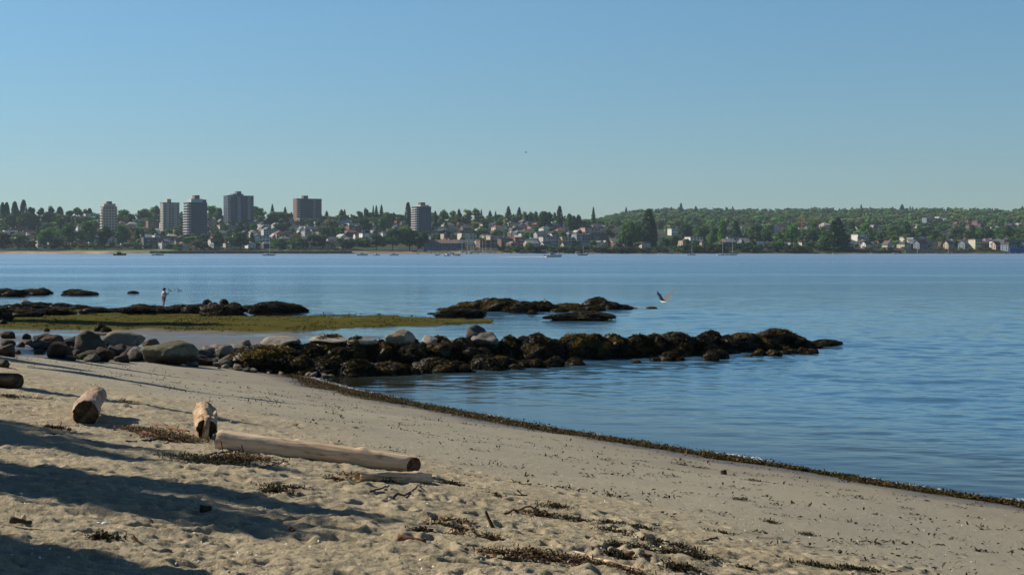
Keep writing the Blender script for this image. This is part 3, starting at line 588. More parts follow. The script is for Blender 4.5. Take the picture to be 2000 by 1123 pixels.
# lower blocks: (name, u, base row, w m, d, h, colour, label, cols, floors, roof)
for (nm, u, yb, w, d, h, wc, lb, co, fl, rc) in [
 ('apartment_block', 180, 436, 26, 14, 15, 'pale grey', 'pale low apartment block just left of the leftmost tower', 6, 4, 'pale'),
 ('apartment_block', 324, 455, 17, 12, 15, 'white', 'white boxy three storey block at the foot of the beige and grey tower', 4, 3, 'grey'),
 ('apartment_block', 544, 430, 26, 13, 15, 'pale grey', 'white and grey terraced block on the ridge right of the charcoal tower', 6, 4, 'grey'),
 ('apartment_block', 602, 442, 36, 14, 12, 'dark grey', 'long low block with pale roof edge below the brown tower', 8, 3, 'pale'),
 ('apartment_block', 300, 449, 22, 14, 14, 'brown', 'dark brown block left of the beige and grey tower', 5, 4, 'red'),
 ('apartment_block', 298, 484, 28, 12, 13, 'dark grey', 'dark shaded block above the lawn, below the two left towers', 7, 3, 'grey'),
 ('apartment_block', 355, 467, 22, 13, 12, 'dark grey', 'dark block with cream balconies under the dark glass tower', 5, 3, 'cream' if False else 'pale'),
 ('apartment_block', 392, 466, 26, 14, 9, 'white', 'large white house with pale blue awning below yellow bush', 5, 3, 'grey'),
 ('apartment_block', 506, 480, 24, 13, 13, 'white', 'bright white waterfront block behind the white sailing yacht', 5, 3, 'grey'),
 ('apartment_block', 450, 452, 40, 14, 9, 'beige', 'long low beige block below the charcoal tower', 10, 2, 'grey'),
 ('apartment_block', 553, 470, 26, 14, 10, 'pink', 'pinkish block with arched gable left of the olive tree', 6, 3, 'brown'),
 ('apartment_block', 527, 462, 24, 12, 10, 'pale grey', 'pale grey block behind the yacht mast', 6, 3, 'pale'),
 ('apartment_block', 716, 476, 18, 12, 14, 'white', 'white balconied block left of the dark shoreline trees', 4, 4, 'grey'),
 ('apartment_block', 690, 462, 20, 14, 15, 'brown', 'dark brown block behind the dark trees', 4, 4, 'brown'),
 ('apartment_block', 635, 470, 24, 12, 11, 'dark grey', 'dark block under the olive feathery tree', 6, 3, 'pale'),
 ('apartment_block', 870, 462, 60, 14, 8, 'blue-grey', 'long pale blue-grey block below the lone glass tower', 12, 2, 'pale'),
 ('apartment_block', 912, 474, 24, 13, 13, 'cream', 'cream house block behind the boatyard masts', 4, 3, 'brown'),
 ('waterfront_block', 966, 482, 20, 12, 14, 'beige', 'tall beige cube block on the waterfront right of the boatyard', 3, 3, 'pale'),
 ('waterfront_block', 945, 483, 18, 12, 9, 'brown', 'brown low block between boatyard masts and beige cube', 4, 2, 'brown'),
 ('waterfront_block', 990, 483, 24, 12, 11, 'brown', 'dark brown block just right of the beige cube block', 5, 3, 'dark'),
 ('waterfront_block', 1012, 483, 16, 12, 13, 'brick red', 'brick red narrow waterfront block', 3, 3, 'brown'),
 ('waterfront_block', 1038, 482, 24, 12, 10, 'pale grey', 'pale grey waterfront block behind the bright green shore tree', 5, 3, 'pale'),
 ('waterfront_block', 1076, 482, 32, 12, 13, 'pale grey', 'pale long waterfront block above the cabin cruiser', 8, 3, 'brown'),
 ('waterfront_block', 1108, 482, 24, 12, 12, 'beige', 'beige waterfront block right of the cabin cruiser', 5, 3, 'pale'),
 ('waterfront_block', 1135, 482, 22, 12, 16, 'blue-grey', 'blue-grey glazed waterfront block above the small moored sloop', 5, 4, 'pale'),
 ('waterfront_block', 1165, 480, 28, 12, 16, 'dark grey', 'tall dark waterfront block below the orange-lit block', 6, 4, 'brown'),
 ('apartment_block', 1153, 465, 28, 14, 15, 'pink', 'orange-lit sandstone block with flat roof on the slope', 5, 3, 'red'),
 ('waterfront_block', 1222, 483, 42, 10, 7, 'brown', 'long low row of terraces left of the tall columnar tree', 9, 2, 'pale'),
 ('waterfront_block', 1258, 484, 16, 10, 6, 'white', 'small white pavilion at the foot of the columnar tree', 4, 1, 'pale'),
 ('villa', 1355, 480, 22, 14, 12, 'white', 'bright white villa with gabled left wing above the bluff', 4, 3, 'grey'),
 ('villa', 1314, 460, 14, 12, 11, 'white', 'small white villa high on the slope left of the bright white villa', 3, 2, 'pale'),
 ('villa', 1430, 476, 26, 13, 9, 'pale grey', 'grey waterfront villa behind the paired moored yachts', 5, 2, 'grey'),
 ('villa', 1550, 485, 20, 12, 7, 'pale grey', 'low grey villa right of the crane with flat roof', 4, 2, 'grey'),
 ('villa', 1575, 485, 26, 12, 7, 'cream', 'low cream villa on the bluff under the crane', 5, 2, 'pale'),
 ('villa', 1678, 476, 18, 14, 13, 'white', 'bright white boxy villa right of the big dark conifers', 3, 3, 'pale'),
 ('villa', 1790, 481, 24, 13, 11, 'blue-grey', 'green-tinted glassy villa on the right shore', 4, 2, 'pale'),
 ('villa', 1770, 478, 14, 12, 10, 'cream', 'cream villa left of the green-tinted villa', 3, 2, 'pale'),
 ('villa', 1905, 486, 13, 12, 12, 'cream', 'tall cream gabled waterfront villa near the right edge', 3, 3, 'brown'),
 ('villa', 1938, 478, 16, 12, 8, 'white', 'small bright white cube villa near the right edge', 2, 2, 'pale'),
 ('waterfront_block', 1978, 486, 44, 12, 11, 'dark grey', 'long dark block with blue base at the right edge', 9, 3, 'grey'),
 ('apartment_block', 1836, 437, 20, 14, 16, 'cream', 'pale yellow block high on the right hillside', 4, 4, 'grey'),
 ('apartment_block', 1818, 440, 40, 14, 15, 'blue-grey', 'blue-grey block left of the pale yellow hillside block', 6, 4, 'pale'),
 ('apartment_block', 1858, 438, 44, 14, 12, 'dark grey', 'dark block right of the pale yellow hillside block', 6, 3, 'pale'),
 ('ridge_building', 1450, 416, 44, 16, 7, 'white', 'low white building showing on the wooded ridge', 5, 2, 'pale'),
 ('ridge_building', 1488, 418, 24, 14, 6, 'pale grey', 'second low building on the wooded ridge, right of the white one', 3, 2, 'red'),
 ('ridge_building', 1668, 416, 50, 14, 6, 'white', 'long pale building between ridge trees right of the crane', 6, 1, 'pale')]:
    block(nm, u, far_at(u, yb), w, d, h, wc, lb, co, fl, rc, wside=False, balc=[1] if h > 12 else None)
# long boathouse with brown pitched roof
D = far_at(860, 488); x, y, z = fpos(860, D); e = empty('boathouse', (x, y, z), R(3))
q = MB().box(-22, 22, -7, 7, -3, 9).build('wall', WALL, e); q.color = (.17, .19, .22, 1)
q = MB().add([(-24, -8.5, 8.6), (24, -8.5, 8.6), (22, 0, 13), (-22, 0, 13), (-24, 8.5, 8.6), (24, 8.5, 8.6)], [(0, 1, 2, 3), (3, 2, 5, 4), (0, 3, 4), (1, 5, 2), (0, 4, 5, 1)]).build('roof', ROOF, e); q.color = (.2, .15, .13, 1)
for k in range(11): link('window', WIN, e, (-20 + k * 4, -7.05, 3.5), 0, (2.6, 1, 2.6))
for k in range(12): link('post', MB().box(-.15, .15, -.15, .15, -3, 3).mesh('post', TRIM), e, (-21 + k * 3.8, -9, 0))
tag(e, 'long boathouse with blue-grey wall and brown roof above the boatyard', 'boathouse')
# distant wood on the right ridge and loose woodland filling the slopes: nobody could count it
def wood(name, pts, label, spread=(.7, 1.3)):
    protos = []
    for i, kind in enumerate(('round', 'wide', 'conifer', 'round')):
        V, Fc, Vq, Fqq = crown_arrays(kind, 300 + i, 90, .075, IC1)
        k = 6 if kind != 'conifer' else 14
        V = V[:42 * k]; Fc = Fc[(Fc < 42 * k).all(1)]
        protos.append((np.concatenate([V, Vq]), np.concatenate([Fc, Fqq + len(V)])))
    Vs, Fs, Cs, n = [], [], [], 0
    pal = [np.array(GREENS[k]) for k in ('dark green', 'mid green', 'mid green', 'dark green', 'bright green', 'olive')]
    for (u, D, h, conif) in pts:
        V, Fq = protos[2 if conif else rnd.choice((0, 1, 3))]; a = rnd.uniform(0, 6.28); ca, sa = math.cos(a), math.sin(a)
        x, y, z = fpos(u, D); s = h * (rnd.uniform(1, 1.5) if not conif else 1)
        P = np.stack([x + (V[:, 0] * ca - V[:, 1] * sa) * s, y + (V[:, 0] * sa + V[:, 1] * ca) * s, z - h * .12 + V[:, 2] * h], 1)
        c = pal[rnd.randrange(6)] * rnd.uniform(.8, 1.15) if not conif else pal[0] * rnd.uniform(.8, 1.1)
        Vs.append(P); Fs.append(Fq + n); Cs.append(np.tile(c, (len(V), 1))); n += len(V)
    V = np.concatenate(Vs); Fq = np.concatenate(Fs); me = bpy.data.meshes.new(name)
    me.from_pydata(V.tolist(), [], [tuple(f[:3]) if f[2] == f[3] else tuple(f) for f in Fq.tolist()])
    me.materials.append(WOODM); a = me.color_attributes.new('col', 'FLOAT_COLOR', 'POINT'); c = np.ones((len(V), 4), np.float32); c[:, :3] = np.concatenate(Cs); a.data.foreach_set('color', c.ravel())
    return tag(link(name, me), label, 'woodland', kind='stuff')
WOODM = attrmat('woodland_leaves', .8, .15, .08, .3, trans=.2)
pts = []
for D in np.arange(3300, 4700, 42):
    u = 1085 + rnd.uniform(0, 20)
    while u < 2120:
        clear = (u > 1790 and D < 3600 and rnd.random() < .6) or (u > 1500 and D < 3300 and rnd.random() < .5)
        if not clear: pts.append((u, D + rnd.uniform(-20, 20), rnd.uniform(11, 21), rnd.random() < .12))
        u += rnd.uniform(11, 22) * 3600 / D
for k in range(260): pts.append((rnd.uniform(1290, 2100), rnd.uniform(2500, 3300), rnd.uniform(10, 19), rnd.random() < .2))
wood('ridge_woodland', pts, 'continuous distant green woodland covering the right-hand ridge')
pts = []
for k in range(330): pts.append((rnd.uniform(-150, 1200), rnd.uniform(2600, 2780), rnd.uniform(8, 15), rnd.random() < .2))
for k in range(70): c0 = rnd.uniform(-100, 1130); pts += [(c0 + rnd.uniform(-16, 16), rnd.uniform(2620, 2700), rnd.uniform(10, 19), rnd.random() < .15) for _ in range(rnd.randint(1, 5))]
for k in range(90): pts.append((rnd.uniform(-150, 190), rnd.uniform(2450, 2700), rnd.uniform(13, 20), rnd.random() < .2))
for k in range(900):
    u = rnd.uniform(-150, 1200); D = rnd.uniform(2050, 2620)
    if rnd.random() < .36 or u < 300: pts.append((u, D, rnd.uniform(7, 14), rnd.random() < .15))
for k in range(250): pts.append((rnd.uniform(1190, 2120), rnd.uniform(2010, 2500), rnd.uniform(6, 13), rnd.random() < .15))
wood('garden_greenery', pts, 'mixed garden trees and bushes massed between the far houses')
# countable garden trees standing among the houses
for k in range(95):
    u = rnd.uniform(0, 1190); D = rnd.uniform(2090, 2640)
    tree(rnd.choice(['round', 'wide', 'loose', 'round', 'conifer']), u, D, rnd.uniform(10, 16), rnd.uniform(8, 16), rnd.choice(['dark green', 'dark green', 'mid green', 'mid green', 'bright green', 'olive']), False)
for k in range(55):
    u = rnd.uniform(1290, 2010); D = rnd.uniform(2040, 2500)
    tree(rnd.choice(['round', 'wide', 'loose', 'round', 'conifer']), u, D, rnd.uniform(11, 18), rnd.uniform(9, 18), rnd.choice(['dark green', 'dark green', 'mid green', 'mid green', 'bright green']), False)

# ------------------------------------------------------------------ far shore furniture
STONE = simple('weathered_stone', (.26, .24, .21), (.16, .145, .125), .6); DKST = simple('wet_stone', (.07, .065, .055), (.04, .04, .035), .6); ORG = simple('orange_paint', (.50, .17, .045), (.42, .13, .04), 2); WHT = simple('white_paint', (.75, .75, .74), (.65, .65, .64), 3, .4)
NAVY = simple('navy_paint', (.03, .045, .09), None, 3, .4); DKP = simple('dark_paint', (.03, .03, .035), None, 3, .4); BLUE = simple('blue_cover', (.03, .13, .42), None, 3, .6); REDP = simple('red_paint', (.45, .06, .04), None, 3, .5); TAN = simple('varnished_wood', (.35, .2, .1), None, 3, .4)
def fx(u, D): return (u - 1000) / F * D
e = empty('sea_wall', (fx(480, 1958), 1958, 0))
MB().box(-122, 135, -2, 2, -1, 2.6).build('wall', DKST, e); MB().box(-122, 135, -1.8, 6, 2.6, 3.7).build('promenade', STONE, e)
for k in range(14): MB().box(-.5, .5, -2.4, -2, .2, 3.4).build('buttress', STONE, e, loc=(-110 + k * 18, 0, 0))
tag(e, 'long dark sea wall with pale promenade along the left far shore', 'sea wall')
e = empty('jetty', (fx(860, 1945), 1945, 0)); MB().box(-12, 14, -3, 3, 2.2, 2.8).build('deck', STONE, e)
for k in range(6): MB().box(-.3, .3, -.3, .3, -2, 2.2).build('post', DKST, e, loc=(-11 + k * 4.8, -2.5, 0))
tag(e, 'low dark jetty in front of the boathouse', 'jetty')
def rock_mesh(seed, sub, planes=16, flat=.72, rough=.05, tex=1.0, hard=14):
    r = np.random.RandomState(seed); Nn = rand_unit(planes, r); dist = r.uniform(.62, 1.0, planes); V, Fc = sub
    q = V @ Nn.T; q = np.where(q > .05, dist / np.maximum(q, .05), 9); q = -np.log(np.exp(-q * hard).sum(1)) / hard; rr = np.minimum(q, 1.12)
    P = V * rr[:, None]; P = P * (1 + rough * fbm(P[:, 0] * 2.2, P[:, 1] * 2.2, P[:, 2] * 2.2, s=seed, o=4))[:, None] + V * (.02 * tex * fbm(P[:, 0] * 9, P[:, 1] * 9, P[:, 2] * 9, s=seed + 3, o=3))[:, None]
    P[:, 2] *= flat; return P, Fc
FARROCK = [fast_mesh('shore_rock', *rock_mesh(700 + i, IC2), [STONE], False) for i in range(4)]
for k in range(70):
    u = rnd.uniform(790, 1300) if k < 45 else rnd.uniform(1600, 2000); D = rnd.uniform(1944, 1960); s = rnd.uniform(1, 2.4)
    o = link('shore_rock', FARROCK[k % 4], None, (fx(u, D), D, rnd.uniform(-.1, .6)), rnd.uniform(0, 6), s); FARREG.append((o, 'pale waterline boulder', u, 1945, 4, 'rock', 'boulders along the far waterline'))
def lamp(u, D, h, label):
    e = empty('lamp_post', fpos(u, D)); MB().tube([(0, 0, -1), (0, 0, h * .6), (0, 0, h)], [.28, .2, .15], 6).build('pole', STONE, e); MB().box(-2.6, .4, -.25, .25, h, h + .5).build('lamp_head', WHT, e); tag(e, label, 'lamp post')
lamp(409, 1990, 14, 'tall pale floodlight pole on the lawn below the dark glass tower'); lamp(309, 1990, 24, 'very tall thin pole rising from the lawn left of centre pole')
lamp(637, 1990, 20, 'tall thin pole right of the olive feathery tree')
for (u0, u1, zt, mm, lb) in ((1768, 1788, 3.2, STONE, 'short pale retaining wall on the right far shore'), (1792, 1838, 4.2, STONE, 'long grey retaining wall below the green-tinted villa'), (1700, 1760, 2.2, DKST, 'low dark retaining wall left of the pale ones'), (1852, 1890, 3.0, STONE, 'pale wall below the right shore houses'), (1972, 2060, 5.2, BLUE, 'blue painted wall at the water by the right edge')):
    e = empty('retaining_wall', (fx((u0 + u1) / 2, 1962), 1962, 0)); L = (u1 - u0) / F * 1962 / 2; MB().box(-L, L, -.8, .8, -1, zt + 1.5).build('wall', mm, e); MB().box(-L - .2, L + .2, -1, 1, zt + 1.5, zt + 1.9).build('coping', STONE, e); tag(e, lb, 'wall', kind='thing')
# crane
D = 2700; x, y, z = fpos(1567, D); z = CAMZ + (HOR - 447) / F * D; e = empty('tower_crane', (x, y, z))
def lattice(p, q, w, m=ORG, n=10, name='mast'):
    mb = MB(); p, q = Vector(p), Vector(q); ax = (q - p).normalized(); a = Vector((0, 1, 0)); b = ax.cross(a).normalized()
    cs = [a * w + b * w, a * w - b * w, -a * w - b * w, -a * w + b * w]
    for c in cs: mb.tube([p + c, q + c], .28, 4)
    for i in range(n):
        for j in range(4): mb.tube([p + (q - p) * (i / n) + cs[j], p + (q - p) * ((i + 1) / n) + cs[(j + 1) % 4]], .16, 4)
    return mb.build(name, m, e)
lattice((0, 0, -12), (0, 0, 23), .9, n=12); lattice((-20, 0, 15), (0, 0, 15), .8, n=6, name='counter_jib'); lattice((0, 0, 15), (43, 0, 15), .8, n=16, name='jib')
MB().box(-19.5, -15, -1, 1, 11.5, 14).build('counterweight', STONE, e); MB().box(.9, 2.8, -1, 1, 12, 14.4).build('cab', WHT, e)
MB().tube([(0, 0, 23), (-17, 0, 16)], .14, 4).build('tie_rod', ORG, e); MB().tube([(0, 0, 23), (26, 0, 16)], .14, 4).build('tie_rod', ORG, e)
tag(e, 'orange tower crane with long jib above the right-hand slope', 'crane')

# ------------------------------------------------------------------ boats
def hull(L, B, H, bow=1, draft=.3):
    mb = MB(); n = 14; rows = []
    for i in range(n + 1):
        t = i / n; w = B / 2 * (1 - max(0, (t - .45) / .55) ** 2.2) * (.82 + .18 * min(1, t * 3)); z = H * (1 + .35 * t * t); x = -L / 2 + L * t
        rows.append([(x + (.06 * L * t if j in (0, 6) else 0), y * w, zz) for j, (y, zz) in enumerate([(-1, z), (-.92, z * .45), (-.6, -draft), (0, -draft - .1), (.6, -draft), (.92, z * .45), (1, z)])])
    vs = [v for r in rows for v in r]; fs = [(i * 7 + j, (i + 1) * 7 + j, (i + 1) * 7 + j + 1, i * 7 + j + 1) for i in range(n) for j in range(6)]
    fs.append(tuple(range(6, -1, -1))); mb.add(vs, fs)
    mb.add([r[0] for r in rows] + [r[6] for r in rows], [(i, n + 1 + i, n + 2 + i, i + 1) for i in range(n)]); return mb
def sailboat(u, v, L, mast, label, rz=0, hm=WHT, sail_cover=BLUE, D=None):
    D = D or F * CAMZ / (v - HOR); e = empty('sailing_yacht', (fx(u, D), D, 0), rz)
    hull(L, L * .3, L * .1).build('hull', hm, e); mb = MB(); mb.box(-L * .18, L * .16, -L * .09, L * .09, L * .1, L * .155); mb.build('cabin', WHT, e)
    MB().box(-L * .15, L * .12, -L * .0915, L * .0915, L * .118, L * .14).build('window', GLS, e)
    MB().tube([(L * .08, 0, 0), (L * .08, 0, mast)], [L * .012, L * .008], 6).build('mast', WHT, e)
    MB().tube([(L * .07, 0, L * .2), (-L * .36, 0, L * .2)], L * .010, 6).build('boom', WHT, e); MB().tube([(L * .05, 0, L * .225), (-L * .3, 0, L * .22)], [L * .022, L * .012], 6).build('furled_sail', sail_cover, e)
    mb = MB(); mb.tube([(L * .08, 0, mast * .97), (L * .5, 0, L * .13)], .03, 4); mb.tube([(L * .08, 0, mast * .97), (-L * .48, 0, L * .1)], .03, 4); mb.build('rigging', DKP, e)
    return tag(e, label, 'sailboat')
def motorboat(u, v, L, label, rz=0, hm=WHT, cm=WHT, D=None, top=True, stripe=None):
    D = D or F * CAMZ / (v - HOR); e = empty('motor_boat', (fx(u, D), D, .05), rz)
    hull(L, L * .34, L * .12).build('hull', hm, e)
    MB().add([(-L * .2, -L * .12, L * .1), (L * .2, -L * .12, L * .1), (L * .2, L * .12, L * .1), (-L * .2, L * .12, L * .1), (-L * .2, -L * .1, L * .26), (L * .08, -L * .1, L * .26), (L * .08, L * .1, L * .26), (-L * .2, L * .1, L * .26)],
             [(0, 1, 5, 4), (1, 2, 6, 5), (2, 3, 7, 6), (3, 0, 4, 7), (4, 5, 6, 7)]).build('cabin', cm, e)
    MB().box(-L * .16, L * .05, -L * .125, L * .125, L * .17, L * .23).build('window', GLS, e)
    if top: MB().box(-L * .22, L * .06, -L * .11, L * .11, L * .3, L * .325).build('canopy', stripe or cm, e); MB().tube([(-L * .05, 0, L * .26), (-L * .05, 0, L * .42)], L * .008, 4).build('aerial', DKP, e)
    MB().box(-L * .52, -L * .46, -L * .05, L * .05, 0, L * .14).build('outboard_motor', DKP, e)
    return tag(e, label, 'boat')
motorboat(234, 499, 11.5, 'dark hulled motor cruiser off the lawn at far left', .05, DKP, NAVY)
sailboat(308, 499, 11, 13, 'faint pale yacht with bare mast just right of the dark cruiser', .05)
sailboat(525, 499.5, 11, 16, 'white sailing yacht with tall pale mast and blue sail cover', 0)
motorboat(708, 499.2, 9.5, 'white motorboat with long hull, first of three off the trees', .05, top=False); motorboat(735, 499, 6.5, 'smallest white motorboat, middle of three off the trees', .4, top=False); motorboat(770, 499.2, 8, 'white motorboat, third of three below the dark trees', -.1, top=False)
motorboat(874, 500, 7.5, 'white cabin boat with pale blue roof off the jetty', .9, stripe=BLUE); motorboat(893, 499.6, 7, 'brown and white fishing boat beside the pale blue roofed boat', -.6, TAN, WHT); motorboat(854, 499, 4.5, 'tiny flat red dinghy left of the pale blue roofed boat', 0, REDP, WHT, top=False)
motorboat(885, 497, 7, 'boat under bright blue cover against the jetty', 0, WHT, BLUE, stripe=BLUE)
motorboat(1080, 502.4, 12, 'white cabin cruiser with red stripe speeding right ahead of its wake', 0, WHT, WHT, stripe=REDP)
sailboat(1138, 499, 9, 10, 'small dark sloop with thin mast right of the speeding cruiser', 0, TAN); sailboat(1350, 498.6, 8.5, 12, 'low pale sloop anchored alone off the white villa', 0)
sailboat(1410, 498.8, 9, 15, 'left yacht of the moored pair off the grey villa', .1); sailboat(1429, 498.8, 10, 17, 'right yacht of the moored pair with the taller mast', 0)
# wake foam
mb = MB(); r = np.random.RandomState(4); D = 1075.
n = 60; up, lo = [], []
for i in range(n + 1):
    t = i / n; x = fx(1068, D) - 38 * t; w = (.9 - .6 * t) * (.5 + r.rand()); yc = D + 1.5 * math.sin(t * 9) - 6 * t; up.append((x, yc + w * 1.6, .10 + .25 * (1 - t) * r.rand())); lo.append((x, yc - w * 1.6, .06 + .05 * (1 - t)))
mb.add(up + lo + [(a[0], (a[1] + b[1]) / 2, .45 * (1 - i / n) * (.4 + r.rand()) + .12) for i, (a, b) in enumerate(zip(up, lo))],
       [f for i in range(n) for f in ((n + 1 + i, n + 2 + i, 2 * n + 3 + i, 2 * n + 2 + i), (2 * n + 2 + i, 2 * n + 3 + i, i + 1, i))])
tag(mb.build('wake_foam', WHT), 'long white wake foam trailing left behind the speeding cruiser', 'wake', kind='stuff')
# boatyard: dinghies under masts
DY = []; ORD12 = ['first', 'second', 'third', 'fourth', 'fifth', 'sixth', 'seventh', 'eighth', 'ninth', 'tenth', 'eleventh', 'twelfth']
for k in range(12):
    u = 901 + k * 5.8 + rnd.uniform(-1, 1); D = 1968 + rnd.uniform(-3, 3); e = empty('dinghy', (fx(u, D), D, float(far_z(u, D)) + .3), rnd.uniform(-.5, .5))
    hull(4.5, 1.8, 1.1).build('hull', WHT, e); 
    if k % 2 == 0 or k in (3, 7): MB().tube([(.5, 0, .5), (.5, 0, rnd.uniform(11, 16))], .16, 5).build('mast', WHT, e)
    DY.append(e); has = k % 2 == 0 or k in (3, 7)
    tag(e, ORD12[k] + (' white dinghy from the left on the boatyard bank, with bare mast' if has else ' white dinghy from the left on the boatyard bank, without mast'), 'dinghy', 'dinghies parked at the boatyard')
for k, (u, c) in enumerate([(806, REDP), (812, DKP), (818, WHT), (824, WHT), (831, NAVY), (838, WHT)]):
    D = 1968; e = empty('parked_car', (fx(u, D), D, float(far_z(u, D)) + .3), 0)
    MB().add([(-2.1, -.9, 0), (2.1, -.9, 0), (2.1, .9, 0), (-2.1, .9, 0), (-2.1, -.9, .85), (2.1, -.9, .75), (2.1, .9, .75), (-2.1, .9, .85), (-1.6, -.8, 1.45), (.7, -.8, 1.45), (.7, .8, 1.45), (-1.6, .8, 1.45), (1.3, -.85, .8), (1.3, .85, .8)],
             [(0, 1, 5, 4), (2, 3, 7, 6), (1, 2, 6, 5), (3, 0, 4, 7), (4, 12, 9, 8), (7, 11, 10, 13), (8, 9, 10, 11), (9, 12, 13, 10), (4, 8, 11, 7), (12, 5, 6, 13)]).build('body', c, e, loc=(0, 0, .3))
    for wx in (-1.3, 1.3): MB().tube([(wx, -.95, .32), (wx, -.7, .32)], .34, 10).build('wheel', DKP, e); MB().tube([(wx, .7, .32), (wx, .95, .32)], .34, 10).build('wheel', DKP, e)
    tag(e, ['red car first in the line parked left of the boatyard', 'black car next to the red one left of the boatyard', 'white car between the black car and another white one', 'white car just left of the navy blue one', 'navy blue car between two white ones left of the boatyard', 'white car last in line, nearest the boatyard'][k], 'car', 'cars parked left of the boatyard')

# ------------------------------------------------------------------ rocks of the groyne and reef
m, t, b = mat('bare_rock', .85, .3); oi = N(t, 'ObjectInfo'); n1 = noise_node(t, 2.2, 7, rough=.65); n2 = noise_node(t, 22, 5, rough=.7)
r = ramp(t, n1.outputs[0], [(.3, (.55, .55, .55)), (.5, (1, 1, 1)), (.75, (1.25, 1.22, 1.15))]); r2 = ramp(t, n2.outputs[0], [(.35, (.7,) * 3), (.6, (1.1,) * 3)])
c = mix(t, 'MULTIPLY', 1, oi.outputs['Color'], r.outputs[0]); c = mix(t, 'MULTIPLY', 1, c, r2.outputs[0]); n3 = noise_node(t, 1.1, 9, rough=.75); r3 = ramp(t, n3.outputs[0], [(.42, (1, 1, 1)), (.5, (.55, .5, .42)), (.58, (1, 1, 1))]); c = mix(t, 'MULTIPLY', .8, c, r3.outputs[0])
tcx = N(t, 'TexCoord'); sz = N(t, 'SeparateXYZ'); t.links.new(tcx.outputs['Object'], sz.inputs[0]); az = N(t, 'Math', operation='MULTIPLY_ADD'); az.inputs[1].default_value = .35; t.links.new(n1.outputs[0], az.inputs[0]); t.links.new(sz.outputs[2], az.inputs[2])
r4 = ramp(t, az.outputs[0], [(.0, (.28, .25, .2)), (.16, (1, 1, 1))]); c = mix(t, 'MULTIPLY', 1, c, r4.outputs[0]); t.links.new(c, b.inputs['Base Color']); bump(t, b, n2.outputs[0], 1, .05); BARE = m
m, t, b = mat('dark_wet_rock', .6, .4); n1 = noise_node(t, 3, 6); r = ramp(t, n1.outputs[0], [(.3, (.012, .010, .007)), (.7, (.035, .028, .016))]); t.links.new(r.outputs[0], b.inputs['Base Color']); bump(t, b, n1.outputs[0], 1, .05); WETR = m
WEEDM = attrmat('rockweed', .65, .15, trans=.2)
def weed_mesh(seed, P, Fc, n=2200, L=.13, w=.03, lo=-.35, yellow=.5):
    """rockweed fronds hanging from the surface of a rock"""
    r = np.random.RandomState(seed); A, B, C = P[Fc[:, 0]], P[Fc[:, 1]], P[Fc[:, 2]]; nn = np.cross(B - A, C - A); ar = np.linalg.norm(nn, axis=1); nn = nn / ar[:, None]
    ok = (nn[:, 2] > lo) & (A[:, 2] > -.5); p = ar * ok * np.clip(.25 + 1.3 * vnoise(A[:, 0] * 3, A[:, 1] * 3, A[:, 2] * 3, s=seed + 1), .04, 1); k = r.choice(len(Fc), n, p=p / p.sum()); w1, w2 = r.rand(n, 1), r.rand(n, 1); f = (w1 + w2) > 1; w1[f] = 1 - w1[f]; w2[f] = 1 - w2[f]
    p0 = A[k] + (B[k] - A[k]) * w1 + (C[k] - A[k]) * w2; nk = nn[k]
    out = nk * .55 + rand_unit(n, r) * .75; d = out + np.array([0, 0, -.35]); d /= np.linalg.norm(d, axis=1)[:, None]; side = np.cross(d, nk + rand_unit(n, r) * .6); side /= np.linalg.norm(side, axis=1)[:, None] + 1e-9
    Ls = L * r.uniform(.5, 1.5, (n, 1)); ws = w * r.uniform(.6, 1.5, (n, 1)); p1 = p0 + d * Ls * .6; d2 = d + np.array([0, 0, -.9]); d2 /= np.linalg.norm(d2, axis=1)[:, None]; p2 = p1 + d2 * Ls * .5
    V = np.stack([p0 - side * ws * .5, p0 + side * ws * .5, p1 + side * ws, p1 - side * ws, p2 + side * ws * .6, p2 - side * ws * .6], 1).reshape(-1, 3)
    i = np.arange(n)[:, None] * 6; Fq = np.concatenate([i + np.array([[0, 1, 2, 3]]), i + np.array([[3, 2, 4, 5]])])
    blot = vnoise(p0[:, 0] * 2, p0[:, 1] * 2, p0[:, 2] * 2, s=seed) * .5 + .5; y = np.clip((blot - .45) * 1.6 + (nk[:, 2] - .45) * .5, 0, 1) * yellow * 1.6 * r.uniform(.5, 1.3, n); y = np.clip(y, 0, 1)[:, None]
    base = np.array([.018, .014, .006]) * (1 - y) + np.array([.17, .115, .02]) * y; base = base * r.uniform(.5, 1.6, (n, 1))
    return fast_mesh('seaweed', V, Fq, [WEEDM], False, col=np.repeat(base, 6, 0))
RP = []
for i in range(9):
    P, Fc = rock_mesh(40 + i, IC4, 10, .78, .11, 3.0, 22)
    RP.append((fast_mesh('rock', P, Fc, [WETR], True), weed_mesh(60 + i, P, Fc, 6500, .12, .030, yellow=.35 + .1 * (i % 5))))
BP = []
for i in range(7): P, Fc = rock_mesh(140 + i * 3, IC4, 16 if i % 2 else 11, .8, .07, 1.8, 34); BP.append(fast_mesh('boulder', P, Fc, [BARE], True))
NEARREG = []
_ri = [0]
def weedrock(x, y, z, w, hgt, desc='seaweed-covered rock', zone='groyne', group='seaweed-covered rocks of the groyne', dy=None, weed=True, u=None):
    _ri[0] += 1; a, b_ = RP[(_ri[0] * 4) % 9]; o = link('rock', a, None, (x, y, z + hgt * .46), rnd.uniform(-.5, .5), (w / 1.9, (dy or w) / 1.9, hgt / 1.3))
    if rnd.random() < .5: o.rotation_euler[2] += math.pi
    if weed: link('seaweed', b_, o)
    NEARREG.append((o, desc, 1000 + F * x / y, y, zone, group, w)); return o
